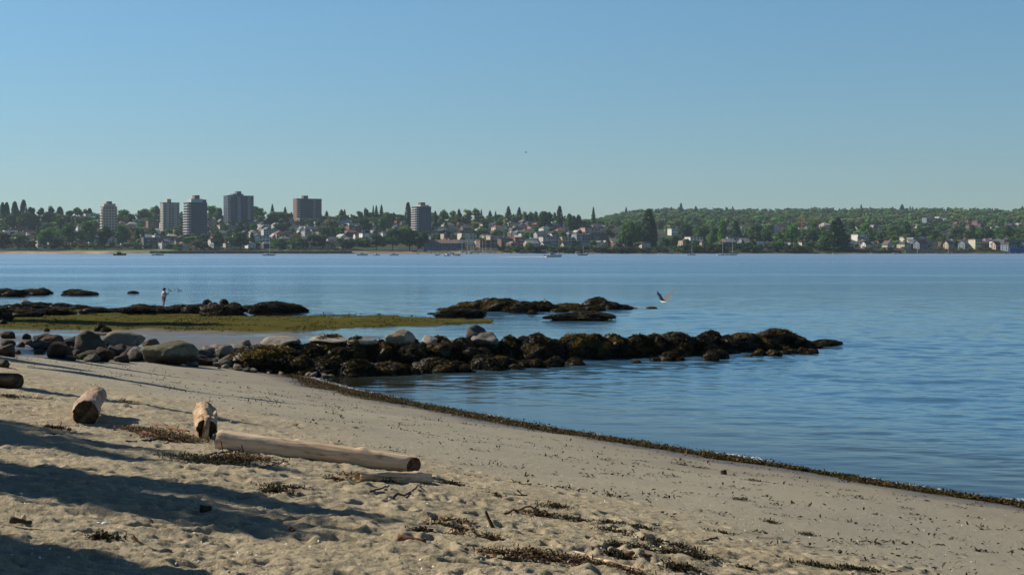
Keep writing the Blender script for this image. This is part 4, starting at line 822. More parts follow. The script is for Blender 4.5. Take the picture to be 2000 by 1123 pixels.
def boulder(x, y, z, w, hgt, c, desc, zone='groyne', group=None, dy=None, i=None, rz=None, tilt=0):
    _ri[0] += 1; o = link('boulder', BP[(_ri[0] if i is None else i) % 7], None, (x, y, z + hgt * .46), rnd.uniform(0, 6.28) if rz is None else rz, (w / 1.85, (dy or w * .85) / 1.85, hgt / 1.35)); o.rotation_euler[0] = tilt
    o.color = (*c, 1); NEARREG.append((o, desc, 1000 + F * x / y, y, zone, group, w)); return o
def gy(u): return float(np.interp(u, [380, 490, 700, 1050, 1400, 1640], [66.5, 66.5, 66.5, 70.5, 75.5, 82]))
PALE, GREY, DARKG, MOSS, BRN = (.33, .29, .23), (.25, .235, .21), (.11, .105, .10), (.20, .19, .125), (.15, .10, .065)
# front row: u centre, base row, width px, height px
for (u, v, w, h) in [(512,731,112,42),(590,733,46,34),(637,733,58,40),(697,735,70,40),(756,733,88,36),(841,727,86,46),(912,725,66,26),(948,722,74,56),(990,716,44,38),(1030,717,54,30),(1068,716,44,32),(1105,714,56,36),(1150,713,60,40),(1190,711,52,36),(1232,710,58,34),(1278,708,60,30),(1320,705,56,36),(1378,700,52,30),(1422,696,46,24),(1470,695,56,30),(1530,692,60,30),(1560,690,46,18),(1603,685,64,28),(1585,688,40,22),(1630,683,30,15)]:
    D = min(F * CAMZ / (v - HOR), gy(u) + 1); 
    x, y = fx(u, D), D; W_ = w / F * D; weedrock(x, y + W_ * .35, min(0, gz(x, y)) - .05 if u > 640 else gz(x, y) - .05, W_ * 1.08, h / F * D * 1.05, 'front-row seaweed-covered rock')
# middle and crest rows
crest = [(560,676,60),(600,668,60),(640,662,60),(700,664,50),(745,668,50),(800,666,60),(860,664,60),(905,666,50),(1000,662,50),(1050,660,60),(1085,660,44),(1125,659,60),(1165,658,56),(1200,656,50),(1245,657,60),(1280,658,44),(1320,655,74),(1375,654,60),(1390,653,40),(1425,656,50),(1455,655,50),(1510,647,80),(1540,655,50),(1575,668,46),(1610,664,48)]
for (u, yt, w) in crest:
    D = gy(u) + rnd.uniform(1.6, 2.6); h = CAMZ + (HOR - yt) / F * D; W_ = w / F * D * 1.15
    hh = min(h + .1, W_ * .95); weedrock(fx(u, D), D, h - hh * 1.02, W_, hh, 'crest seaweed-covered rock')
for k in range(64):
    u = 465 + k * 17.6 + rnd.uniform(-6, 6); D = gy(u) + rnd.uniform(.5, 3.6); W_ = rnd.uniform(.75, 1.3); yt = np.interp(u, [460, 600, 1000, 1500, 1560, 1640], [692, 682, 675, 670, 676, 678]) + rnd.uniform(-6, 8)
    h = max(.3, CAMZ + (HOR - yt) / F * D); weedrock(fx(u, D), D, h - W_ * .62, W_, W_ * .6, 'wedged smaller seaweed-covered rock')
for k in range(58):      # small rocks along the foot
    u = rnd.uniform(560, 1600); v = np.interp(u, [560, 700, 1050, 1400, 1640], [732, 736, 718, 702, 685]) + rnd.uniform(-3, 1); D = F * CAMZ / (v - HOR); W_ = rnd.uniform(.35, .8); weedrock(fx(u, D), D, -.15, W_, W_ * rnd.uniform(.5, .75), 'small foot rock')
for k in range(40):      # core of the mound, filling gaps
    u = 480 + k * 28.5; D = gy(u) + 2.8; weedrock(fx(u, D), D, -.45, 1.7, 1.05 if u < 1550 else .5, 'low inner seaweed-covered rock', weed=True)
for (u, yt, yb, w, c, ds, i) in [(778,645,682,64,(.42,.34,.24),'large smooth tan boulder crowning the groyne',1),(930,639,668,42,(.13,.125,.12),'pointed dark grey boulder standing on the groyne',2),(948,652,680,58,(.26,.24,.21),'rounded grey boulder in front of the pointed one',3),(838,656,676,42,(.36,.34,.3),'pale cracked boulder right of the large tan one',5),
        (703,660,678,50,(.36,.34,.3),'pale boulder left of the large tan one, draped with weed',4),(645,655,674,70,(.38,.35,.3),'long pale boulder on the groyne crest, left part',6),(545,659,680,84,(.36,.33,.28),'broad whitish boulder at the landward crest',0),(1022,654,668,30,(.33,.31,.28),'small pale boulder on the crest right of the pointed one',1),(1046,656,672,40,(.27,.25,.22),'grey boulder beside the small pale crest boulder',3),
        (1375,672,686,26,(.35,.3,.2),'small tan stone showing between dark rocks near the tip',4),(1500,645,655,16,(.05,.045,.03),'small dark stone perched on the highest crest rock near the tip',2),(885,664,674,40,(.30,.28,.25),'low grey slab just left of the pointed boulder',6)]:
    D = gy(u) + (2.4 if yb < 675 else 1.9); W_ = w / F * D; h = CAMZ + (HOR - yt) / F * D; hh = (yb - yt) / F * D * 1.1; boulder(fx(u, D), D, h - hh * .98, W_, hh, c, ds, i=i)
# landward boulders: u, base row, top row, width px, colour, description
for (u, yb, yt, w, c, ds, i) in [(320,712,669,98,MOSS,'largest grey-green boulder at the top of the beach',1),(233,690,652,84,(.30,.27,.21),'big pale rounded boulder behind the dark wedge',3),(169,701,655,56,(.10,.085,.06),'dark upright boulder with mossy foot, far left cluster',2),(222,700,677,54,(.06,.06,.06),'dark wedge boulder in front of the pale rounded one',4),(264,705,678,50,(.22,.215,.21),'flat grey boulder between wedge and largest boulder',6),(292,684,662,48,(.19,.175,.14),'brown-grey boulder peeking behind the largest one',5),
        (162,703,688,36,(.10,.11,.035),'low mossy green stone at the foot of the dark upright boulder',0),(100,676,654,34,(.16,.09,.05),'reddish-brown boulder in the far left cluster',1),(435,700,676,38,(.30,.27,.22),'lichen-spotted tan boulder left of the weedy rocks',0),(405,694,676,38,(.27,.24,.2),'small tan boulder behind the lichen-spotted one',4),(395,702,684,34,(.16,.15,.13),'grey boulder between largest boulder and groyne',3),(372,704,690,36,(.09,.085,.08),'dark low stone right of the largest boulder',2),
        (432,718,703,34,(.15,.15,.14),'rounded dark grey stone on the sand edge',1),(463,722,710,26,(.28,.25,.2),'angular pale stone on the sand edge',4),(478,676,664,20,PALE,'tiny pale crest stone at the landward end',0),(455,688,672,60,(.30,.26,.21),'long tan boulder at the start of the groyne',6),(497,724,712,24,(.2,.17,.1),'small olive stone under the first weedy rock',3),(643,737,730,17,(.3,.31,.14),'small yellow-green stone at the water edge of the groyne',1),(480,700,680,44,GREY,'grey boulder half covered by weedy rocks',5),(420,688,672,44,PALE,'flat pale slab behind the tan boulders',6)]:
    x, D, z = hit(u, yb); W_ = w / F * D; hh = (yb - yt) / F * D; boulder(x, D + W_ * .3, z - .05, W_ * .98, hh * 1.08, c, ds, 'cluster', i=i, rz=0.3 * i)
for k in range(100):
    u = rnd.uniform(-60, 360) if k < 84 else rnd.uniform(370, 520); vv = 700 - rnd.uniform(0, 50) * (1 - max(0, u) / 420) + (12 * max(0, u) / 400); x, D, z = hit(u, vv + 2); W_ = rnd.uniform(.4, .95); c = rnd.choice([(.05, .044, .035), (.07, .058, .04), (.04, .036, .03), (.09, .075, .055), (.065, .042, .028), (.12, .105, .085)])  # dark brown boulders, colours taken darker still to stand in for shade
    if u > 360 and vv > 715: continue
    boulder(x, D + .4, z - .08, W_, W_ * rnd.uniform(.45, .75), c, rnd.choice(['dark brown cluster boulder', 'dull dark cluster boulder', 'weathered cluster boulder']), 'cluster')
for k in range(26):
    u = rnd.uniform(0, 150); D = rnd.uniform(56, 62); x = fx(u, D); W_ = rnd.uniform(.5, .9); boulder(x, D, gz(x, D) + rnd.uniform(.1, .5), W_, W_ * .6, rnd.choice([(.06, .05, .04), (.09, .075, .05)]), 'dark stacked boulder', 'cluster')
for k in range(30):
    u = rnd.uniform(370, 640); x, D, z = hit(u, np.interp(u, [370, 500, 640], [712, 726, 736]) + rnd.uniform(-3, 3)); W_ = rnd.uniform(.14, .38); boulder(x, D, z - .03, W_, W_ * .6, rnd.choice([GREY, DARKG, PALE, BRN]), 'small stone at groyne foot', 'cluster')
# reef across the inner water
RW = [(842,617,610,20),(915,608,592,40),(935,611,590,50),(965,612,585,56),(990,611,586,50),(1005,614,596,44),(1022,613,592,44),(1050,612,592,46),(1075,612,597,40),(1092,611,598,38),(1112,611,595,50),(1135,608,598,38),(1168,602,582,40),(1160,612,598,44),(1180,608,590,36),(1202,609,593,32),(1218,609,597,24),(1228,606,599,20),(1240,606,600,16),(1274,606,600,17),(890,608,598,34),(870,610,602,30),(1000,606,588,40),(1062,606,590,30),(1195,604,592,26),
      (742,617,613,11),(722,616,613,7),(816,617,613,10),(804,619,616,6),(1040,618,607,18),(1212,613,609,12),(1095,614,602,30),(1125,613,602,34)]
for (u, v, yt, w) in RW:
    D = F * CAMZ / (v - HOR); W_ = w / F * D; hh = (v - yt) / F * D; weedrock(fx(u, D), D + W_ * .2, -.12, W_ * 1.15, hh + .1, 'dark reef rock', 'reef', 'rocks of the small reef')
for (u, v, yt, w, ds) in [(902,624,606,116,'broad mossy brown slab before the reef'),(1133,627,611,108,'low oval mossy islet in front of the reef'),(532,615,594,100,'long flat-topped dark ledge with mossy top, right of the person'),(505,606,595,56,'upper block of the flat-topped ledge'),(560,614,605,60,'lower tapering end of the flat-topped ledge')]:
    D = F * CAMZ / (v - HOR); W_ = w / F * D; weedrock(fx(u, D), D + W_ * .25, -.15, W_ * 1.05, (v - yt) / F * D + .12, ds, 'reef', None, dy=W_ * .6)
for (u, v, yt, w) in [(277,613,597,66),(300,611,598,50),(352,611,597,64),(375,613,598,40),(425,616,598,76),(450,614,597,50),(405,600,588,17),(420,602,590,22),(438,599,587,14),(458,600,592,26),(245,607,601,30),(225,610,603,40),(150,606,597,50),(120,605,594,44),(80,605,593,50),(35,607,596,40),(15,606,594,40),(60,604,593,24),(185,612,602,50),(110,614,600,70),(40,618,602,70),(0,618,600,60),(330,613,602,50),(320,612,603,60),(390,608,597,50),(0,628,612,40),(-30,622,600,60),(200,642,636,16),(195,646,632,20),(208,647,640,22),(92,646,642,9),(5,634,626,14)]:
    D = F * CAMZ / (v + 2 - HOR); W_ = w / F * D; weedrock(fx(u, D), D, -.1, W_ * 1.05, (v + 2 - yt) / F * D + .1, 'dark weedy rock', 'ledge', 'dark weedy rocks around the person')
boulder(fx(57, 128), 127, .5, .8, .55, (.33, .29, .24), 'pale upright stone among dark weedy rocks at far left', 'ledge')
for (u, v, yt, w) in [(12,578,567,36),(28,579,566,40),(62,576,567,34),(84,575,565,28),(75,577,570,30),(145,576,567,42),(160,577,570,44),(259,574,570,20),(128,577,574,12)]:
    D = F * CAMZ / (v - HOR); W_ = w / F * D; weedrock(fx(u, D), D, -.15, W_ * 1.15, (v - yt) / F * D + .2, 'dark skerry rock', 'skerry', 'dark rocks standing in the water at far left')
D = F * CAMZ / (605 - HOR); o = link('kelp_raft', RP[0][1], None, (fx(1680, D), D, -.1), 0, (1.1, .6, .2)); tag(o, 'thin dark raft of floating kelp on the open water at right', 'kelp')
D = F * CAMZ / (613 - HOR); o = link('kelp_raft', RP[1][1], None, (fx(1735, D), D, -.1), 0, (1.2, .4, .12)); tag(o, 'fainter strip of floating kelp right of the larger dark raft', 'kelp')
# ------------------------------------------------------------------ driftwood
def woodmat(name, c1, c2, c3, st=(1, 1, 1), sc=2.5):
    m, t, b = mat(name, .8, .2); n = noise_node(t, sc, 7, stretch=st, rough=.62); n2 = noise_node(t, 14, 6, stretch=tuple(x * (1 if x < 1 else 1.0) for x in st), rough=.7)
    r = ramp(t, n.outputs[0], [(.28, c3), (.45, c2), (.62, c1)]); r2 = ramp(t, n2.outputs[0], [(.34, (.42, .36, .3)), (.44, (.9,) * 3), (.6, (1.08,) * 3)]); c = mix(t, 'MULTIPLY', 1, r.outputs[0], r2.outputs[0])
    t.links.new(c, b.inputs['Base Color']); bump(t, b, n2.outputs[0], .9, .012); return m
PALEW = woodmat('sun_bleached_wood', (.74, .58, .42), (.64, .48, .32), (.40, .26, .15), (.22, 1.3, 1.3)); GNARL = woodmat('gnarled_wood', (.48, .36, .23), (.36, .24, .14), (.16, .10, .06), (.5, 1, 1), 5); BARKW = woodmat('peeling_bark_wood', (.42, .31, .22), (.33, .21, .14), (.16, .08, .05), (.5, .8, .8), 4)
ENDD = woodmat('rotten_end_grain', (.10, .08, .045), (.05, .038, .02), (.015, .011, .006), (1, 1, 1), 6); ENDR = woodmat('dark_end_grain', (.17, .085, .045), (.10, .05, .028), (.04, .02, .012), (1, 1, 1), 9); DARKW = woodmat('dark_wood', (.07, .05, .035), (.045, .032, .022), (.02, .015, .01), (.4, 1, 1), 6); REDW = woodmat('red_brown_wood', (.22, .10, .055), (.14, .06, .035), (.06, .03, .02), (.4, 1, 1), 6)
def log(name, p0, p1, r0, r1, wm, em, label, seed=1, gn=.05, knots=3, bend=.03, sink=.12, hollow=False, cat='log', flat=1.0, slant=0.0):
    """p0 is the end seen from the camera; both ends lie on the sand"""
    p0, p1 = Vector(p0), Vector(p1); L = (p1 - p0).length; ax = (p1 - p0).normalized(); rz = math.atan2(ax.y, ax.x); pitch = -math.asin(ax.z)
    n, k = 64, max(12, int(L / .035)); th = np.linspace(0, 2 * math.pi, n, endpoint=False); ts = np.linspace(0, 1, k)
    T_, TH = np.meshgrid(ts, th, indexing='ij'); rr = r0 + (r1 - r0) * T_
    nz = fbm(np.cos(TH) * 1.2 + seed, np.sin(TH) * 1.2, T_ * L * 1.3, s=seed, o=4) * gn * 1.4 + fbm(np.cos(TH) * 7, np.sin(TH) * 7, T_ * L * 2.0, s=seed + 9, o=3) * gn * .35
    q = random.Random(seed)
    for _ in range(knots):
        t0, a0 = q.uniform(.05, .95), q.uniform(0, 3.1); s0 = q.uniform(.05, .09); dd = np.minimum(abs(TH - a0), 2 * math.pi - abs(TH - a0)) * r0; nz = nz + .22 * np.exp(-((T_ - t0) * L / s0) ** 2 - (dd / s0) ** 2)
    rr = rr * (1 + nz); edge = np.minimum(T_ * L, (1 - T_) * L); rr = rr * (1 - .08 * np.exp(-edge / .015))
    X = T_ * L; Y = rr * np.cos(TH) + bend * np.sin(T_ * 3.1) * L * .3; Z = rr * np.sin(TH) * flat + bend * .4 * np.sin(T_ * 5) * L * .2
    X = X + slant * Y * np.clip(1 - T_ * L / .5, 0, 1)
    V = np.stack([X, Y, Z], -1).reshape(-1, 3); i = np.arange(k * n).reshape(k, n); j = np.roll(i, -1, 1); Fq = np.stack([i[:-1], j[:-1], j[1:], i[1:]], -1).reshape(-1, 4)
    e = empty(name, p0 + Vector((0, 0, (r0 + r1) / 2 * flat * (1 - sink))), rz); e.rotation_euler[1] = pitch
    body = link('trunk', fast_mesh('trunk', V, Fq[:, ::-1], [wm], True), e)
    for side in (0, 1):
        ring = V.reshape(k, n, 3)[0 if side == 0 else -1]; c0 = ring.mean(0); vs, fs = [], []; m = 9; sg = 1 if side == 0 else -1
        for a in range(m):
            f = 1 - a / m; pts = c0 + (ring - c0) * f; d = .02 * fbm(pts[:, 1] * 14, pts[:, 2] * 14, s=seed + 5, o=3)
            dep = (.55 * r0 * (1 - f) ** .5 if hollow and side == 0 else .012 * (a > 0)); pts = pts.copy(); pts[:, 0] += sg * (dep + d * (a > 0)); vs.append(pts)
        vs = np.concatenate(vs); ii = np.arange(m * n).reshape(m, n); jj = np.roll(ii, -1, 1); ff = np.stack([ii[:-1], jj[:-1], jj[1:], ii[1:]], -1).reshape(-1, 4)
        cen = len(vs); vs = np.concatenate([vs, [c0 + np.array([sg * (.5 * r0 if hollow and side == 0 else .012), 0, 0])]]); last = ii[-1]; tr = np.stack([last, np.roll(last, -1), np.full(n, cen), np.full(n, cen)], -1)
        me = bpy.data.meshes.new('cut_end'); me.from_pydata(vs.tolist(), [], [tuple(x) for x in ff.tolist()] + [tuple(x[:3]) for x in tr.tolist()]); me.materials.append(em); me.update(); link('cut_end', me, e)
    return tag(e, label, cat), body
def onsand(u, v): x, D, z = hit(u, v); return Vector((x, D, z))
a, b2 = onsand(808, 925), onsand(424, 876)
log('driftwood_log', a, b2, .125, .145, PALEW, ENDR, 'long straight sun-bleached log lying across the sand', 3, .04, 3, .010, .2, slant=.75)
a = onsand(168, 829); e, body = log('driftwood_log', a, a + Vector((-.75, 3.4, -.05)), .205, .15, BARKW, ENDD, 'thick log stub with dark rotten end facing the camera', 5, .07, 1, .03, .12)
a = onsand(405, 857); e, body = log('driftwood_log', a, a + Vector((-.45, 2.1, .05)), .15, .15, GNARL, ENDD, 'gnarled hollow log with two dark holes behind the long log', 8, .16, 9, .05, .05, True)
for (x, y, z, r) in ((1.5, .10, .02, .09), (1.1, -.12, .03, .06)): MB().tube([(x - .3, y * .3, -.02), (x, y, z), (x + .2, y * 1.2, z + .05)], [r, r * .8, r * .3], 9).build('root_stub', GNARL, e, smooth=True)
MB().tube([(0.02, .03, -.17), (-.01, .02, 0), (.03, -.01, .16)], [.055, .045, .05], 8).build('rotten_rib', GNARL, e, smooth=True)
a = onsand(37, 758); log('driftwood_log', a, a + Vector((-1.9, .9, 0)), .145, .15, DARKW, ENDD, 'dark reddish log at the left edge of the beach', 9, .06, 3)
a = onsand(12, 719); log('driftwood_log', a, a + Vector((-1.2, .8, 0)), .12, .12, DARKW, ENDD, 'small grey log end at the left edge near the boulders', 10, .1, 2)
a, b2 = onsand(832, 943), onsand(700, 937); log('driftwood_slab', a, b2, .11, .07, PALEW, GNARL, 'low pale weathered slab in front of the long log', 12, .22, 6, .05, .3, cat='driftwood', flat=.75)
a = onsand(20, 758); log('driftwood_log', a + Vector((-.6, -.2, 0)), a + Vector((-2.2, -.5, 0)), .10, .1, BARKW, ENDD, 'pale thin log end cut by the left frame edge', 13, .1, 2)
# sticks: photo pixels of both ends, lift of the second end, radius
for (u0, v0, u1, v1, l0, l1, r, wm, lb) in [(963,1033,948,1000,0,.13,.020,DARKW,'dark short stick standing upright in the sand'),(772,975,828,948,.01,.04,.012,DARKW,'thin dark twig slanting beside the pale slab'),(725,963,760,957,.02,.05,.012,DARKW,'small crooked twig below the pale slab'),(1010,958,1022,968,.08,.0,.010,DARKW,'small leaning twig above the wrack line'),
        (1000,968,1030,970,.0,.02,.012,DARKW,'flat twig crossed by the small leaning twig'),(1088,1100,1065,1076,0,.12,.008,DARKW,'thin arched twig in the bottom wrack'),(778,1055,832,1062,.01,.02,.035,REDW,'flat red-brown bark piece on the sand'),(392,999,412,999,.02,.03,.035,DARKW,'small dark brown bark lump near the shadow edge'),
        (1222,1085,1272,1092,.01,.02,.035,REDW,'red-brown wood chunk in the bottom right wrack'),(225,1042,233,1052,.08,0,.010,DARKW,'tiny upright twig at lower left'),(255,1053,274,1063,.02,.01,.015,REDW,'short brown twig in the lower shadow'),(20,1022,62,1025,.02,.02,.024,DARKW,'dark stick lying at the lower left edge'),(243,862,380,858,.0,.05,.014,DARKW,'long dark branch in the debris left of the long log'),
        (280,848,340,862,.02,.01,.02,REDW,'brown branch in the debris patch'),(300,830,372,846,.02,.01,.018,REDW,'reddish branch beside the gnarled log'),(410,890,455,885,.02,.02,.012,DARKW,'dark twig under the left end of the long log'),(470,870,478,886,.09,0,.008,DARKW,'upright twig leaning on the long log'),(430,862,436,884,.1,0,.008,DARKW,'upright twig at the left end of the long log'),
        (500,915,560,905,.0,.02,.012,REDW,'brown twig at the shadow edge below the long log'),(200,835,228,826,.0,.05,.008,DARKW,'thin twig at the foot of the thick log stub'),(95,833,125,835,.0,.01,.014,REDW,'reddish twig left of the thick log stub'),(90,847,120,850,.0,.01,.012,DARKW,'dark twig below the thick log stub'),(1120,1080,1180,1098,.01,.01,.014,PALEW,'long pale split stick in the bottom wrack'),(1180,1098,1270,1118,.01,.01,.014,PALEW,'second pale split stick at the frame bottom'),(985,1003,1050,990,.01,.01,.014,REDW,'brown stick in the upper wrack'),
        (1372,1058,1405,1050,.0,.01,.012,REDW,'tiny brown stick on smooth sand'),(290,1018,298,1024,.02,.0,.02,DARKW,'tiny dark chip in the lower sand'),(565,1036,575,1040,.02,.01,.02,DARKW,'tiny dark chip right of the lower shadow')]:
    A, B = onsand(u0, v0), onsand(u1, v1)
    A.z += l0 * 1.0; B.z += l1
    if abs(u0 - u1) < 30 and abs(v0 - v1) > 8: B = Vector((A.x + (u1 - u0) / F * A.y, A.y + .05, A.z - l0 + abs(v0 - v1) / F * A.y * (1 if v1 < v0 else -1) )) if v1 < v0 else B
    q = random.Random(int(u0)); pts, rd = [], []
    if v1 > v0 and abs(u0 - u1) < 30: A = Vector((B.x + (u0 - u1) / F * B.y, B.y + .05, B.z + (v1 - v0) / F * B.y))
    for k in range(9):
        t_ = k / 8; j = (B - A).length * .014; pts.append(A.lerp(B, t_) + Vector((q.uniform(-j, j), q.uniform(-j, j), q.uniform(-j, j) + (.05 if 'arched' in lb else 0) * math.sin(t_ * 3.14)))); rd.append(r * (1.1 - .5 * t_) * q.uniform(.8, 1.2))
    mb = MB().tube(pts, rd, 8)
    if r < .02 and q.random() < .6: k = q.randint(3, 6); d = Vector((q.uniform(-.1, .1), q.uniform(-.05, .1), q.uniform(.02, .09))); mb.tube([pts[k], pts[k] + d * .6, pts[k] + d], [rd[k] * .7, rd[k] * .5, rd[k] * .2], 6)
    tag(mb.build('stick', wm, smooth=True), lb, 'stick' if 'bark' not in lb and 'chunk' not in lb and 'chip' not in lb else 'wood piece')
# upright stub of post on the smooth sand
a = onsand(1413, 926); e = empty('post_stub', a); mb = MB(); mb.tube([(0, 0, -.03), (.005, 0, .03), (0, .0, .085)], [.075, .066, .06], 9); mb.build('stub', DARKW, e, smooth=False); MB().tube([(0, 0, .085), (0, 0, .1)], [.058, .05], 9).build('pale_top', STONE, e)
tag(e, 'short dark post stub with pale top alone on the smooth sand', 'post')
a = onsand(206, 1025); mb = MB(); mb.ball((0, 0, .01), (.035, .022, .014), 0, 10, 6); mb.tube([(-.03, .01, .01), (-.08, .03, .015)], [.008, .003], 6); tag(mb.build('white_scrap', WHT, smooth=True, loc=a), 'bright white scrap of shell or plastic at lower left', 'scrap')
a = onsand(44, 1016); mb = MB(); mb.tube([(0, 0, -.01), (.01, 0, .02), (.02, 0, .045)], [.025, .02, .006], 7); tag(mb.build('wood_chip', PALEW, loc=a), 'small tan wood chip standing above the lower left stick', 'wood piece')
a = onsand(325, 1083); o = link('stone', BP[2], None, a, 0, (.06, .05, .045)); o.color = (.06, .06, .065, 1); tag(o, 'rounded dark pebble in the lower left sand', 'stone')

# ------------------------------------------------------------------ seaweed wrack
def blades(P, L, W_, r, cols, flat=.35, curl=.6):
    n = len(P); d = rand_unit(n, r); d[:, 2] = np.abs(d[:, 2]) * flat; d /= np.linalg.norm(d, axis=1)[:, None]; up = rand_unit(n, r) * .5 + np.array([0, 0, 1.]); s = np.cross(d, up); s /= np.linalg.norm(s, axis=1)[:, None]
    Ls = L * r.uniform(.5, 1.5, (n, 1)); ws = W_ * r.uniform(.5, 1.5, (n, 1)); p1 = P + d * Ls * .5 + np.array([0, 0, 1]) * Ls * .1 * curl; p2 = P + d * Ls - np.array([0, 0, 1]) * Ls * .1
    V = np.stack([P - s * ws * .4, P + s * ws * .4, p1 + s * ws, p1 - s * ws, p2 + s * ws * .5, p2 - s * ws * .5], 1).reshape(-1, 3); i = np.arange(n)[:, None] * 6
    c = np.array(cols)[r.randint(0, len(cols), n)] * r.uniform(.6, 1.5, (n, 1)); return V, np.concatenate([i + np.array([[0, 1, 2, 3]]), i + np.array([[3, 2, 4, 5]])]), np.repeat(c, 6, 0)
WC1 = [(.02, .018, .010), (.03, .026, .012), (.06, .05, .015), (.015, .014, .01)]; WC2 = WC1 + [(.15, .07, .03), (.22, .14, .07), (.3, .22, .13)]; KELPC = [(.03, .026, .008), (.05, .042, .010), (.10, .08, .015), (.02, .015, .006), (.12, .06, .02)]
r = np.random.RandomState(8)
# kelp ribbon along the waterline
n = 110000; Yk = r.uniform(22, 66, n) ; Yk = 22 + (Yk - 22); sx = np.interp(Yk, _SY, _SX)
edge = .5 + .34 * vnoise(Yk * .8, 0 * Yk, s=7) + .25 * vnoise(Yk * 2.3, 0 * Yk, s=9) + .55 * sstep(32, 44, Yk) - .9 * sstep(58, 64.5, Yk); s0 = r.normal(.0, .5, n) * edge * .85 + edge * .72
X = sx - s0 / .856; keep = (s0 > -.25) & (s0 < edge * 1.9) & (edge > .1) & (r.rand(n) < .3 + .7 * sstep(-.5, .4, vnoise(Yk * 2.5, s0 * 2, s=17))); X, Yk = X[keep], Yk[keep]
Zk = np.maximum(beach_h(X, Yk), 0) + r.rand(len(X)) ** 2 * .07; V, Fq, C = blades(np.stack([X, Yk, Zk], 1), .06, .016, r, KELPC, .5)
tag(link('kelp_wrack', fast_mesh('kelp_wrack', V, Fq, [WEEDM], False, col=C)), 'long dark olive band of kelp lining the water edge', 'seaweed', kind='stuff')
# thin foam where the water laps
n = 5200; Yk = r.uniform(24, 66, n); s0 = -.12 - np.abs(r.normal(0, .10, n)) - .25 * sstep(.1, .5, vnoise(Yk * .6, 0 * Yk, s=33)) * r.rand(n); X = np.interp(Yk, _SY, _SX) - s0 / .856
k = (vnoise(Yk * 1.1, 0 * Yk, s=35) + .7 * sstep(52, 60, Yk) > .35); X, Yk = X[k], Yk[k]; V, Fq = quads(np.stack([X, Yk, 0 * X + .012], 1), .022, r, asp=2.2); V[:, 2] = .012 + .25 * (V[:, 2] - .012)
tag(link('foam', fast_mesh('foam', V, Fq, [WHT], False)), 'thin broken white foam lapping at the weed line', 'foam', kind='stuff')
# short turf of algae and weed over the tidal flat
n = 34000; v = r.uniform(600, 650, n); u = r.uniform(-60, 1000, n); D = F * CAMZ / (v - HOR); X = (u - 1000) / F * D
k = (v > np.interp(u, _AU, _AT) + .5) & (v < np.interp(u, _AU, _AB) + 1) & (vnoise(X * .45, D * .35, s=13) + .6 * vnoise(X * 1.6, D * 1.2, s=14) > -.05); X, D = X[k], D[k]; Z = beach_h(X, D); k = Z > .0; X, D, Z = X[k], D[k], Z[k]
V, Fq, C = blades(np.stack([X, D, Z], 1), .10, .04, r, [(.03, .022, .008), (.08, .08, .014), (.11, .12, .015), (.02, .014, .006), (.06, .04, .015)], .35)
tag(link('algae_turf', fast_mesh('algae_turf', V, Fq, [WEEDM], False, col=C)), 'patchy green and brown algae growing on the tidal flat', 'algae', kind='stuff')
# scattered crumbs and scraps of weed on the smooth sand
n = 5200; cu = r.uniform(-100, 2100, 420); P = []
for k in range(1100):
    y = r.uniform(14, 58); x = r.uniform(-.36, .36) * y; s = float(shore_s(x, y))
    if s < .8 or s > 14 or y > np.interp(x, _BX, _BY) - 1: continue
    m_ = r.randint(1, 18); sp_ = r.uniform(.01, .14) * (1 + y / 60); q = np.stack([x + r.normal(0, sp_ * 2.2, m_), y + r.normal(0, sp_, m_)], 1); P.append(q)
q = np.concatenate(P); z = beach_h(q[:, 0], q[:, 1]) + .006 + r.rand(len(q)) * .012; V, Fq, C = blades(np.concatenate([q, z[:, None]], 1), .055, .014, r, WC1 + [(.05, .04, .02), (.10, .085, .055)], .35)
tag(link('weed_scraps', fast_mesh('weed_scraps', V, Fq, [WEEDM], False, col=C)), 'scattered small scraps of seaweed over the smooth sand', 'seaweed scraps', kind='stuff')
# broken shell and small pebbles
n = 15000; y = 11 + 45 * r.rand(n) ** 1.6; x = r.uniform(-.37, .37, n) * y; s = shore_s(x, y); k = (s > 1) & (y < np.interp(x, _BX, _BY) - 1); lines = (np.abs(s - 11.3 - .3 * np.sin(y)) < .10) | (np.abs(s - 9.0) < .07) | (np.abs(s - 12.6) < .35); k &= lines | (r.rand(n) < .22); x, y = x[k], y[k]
z = beach_h(x, y, False) + .004 + np.where(shore_s(x, y) > 13, .01, 0); V, Fq = quads(np.stack([x, y, z], 1), .008, r); c = np.array([(.75, .72, .66), (.6, .56, .5), (.4, .36, .3), (.7, .68, .66)])[r.randint(0, 4, len(x))]
SHELLM = attrmat('shell_bits', .5, .4); tag(link('shell_fragments', fast_mesh('shell_fragments', V, Fq, [SHELLM], False, col=np.repeat(c, 4, 0))), 'tiny white shell fragments and grit strewn over the beach', 'shell bits', kind='stuff')
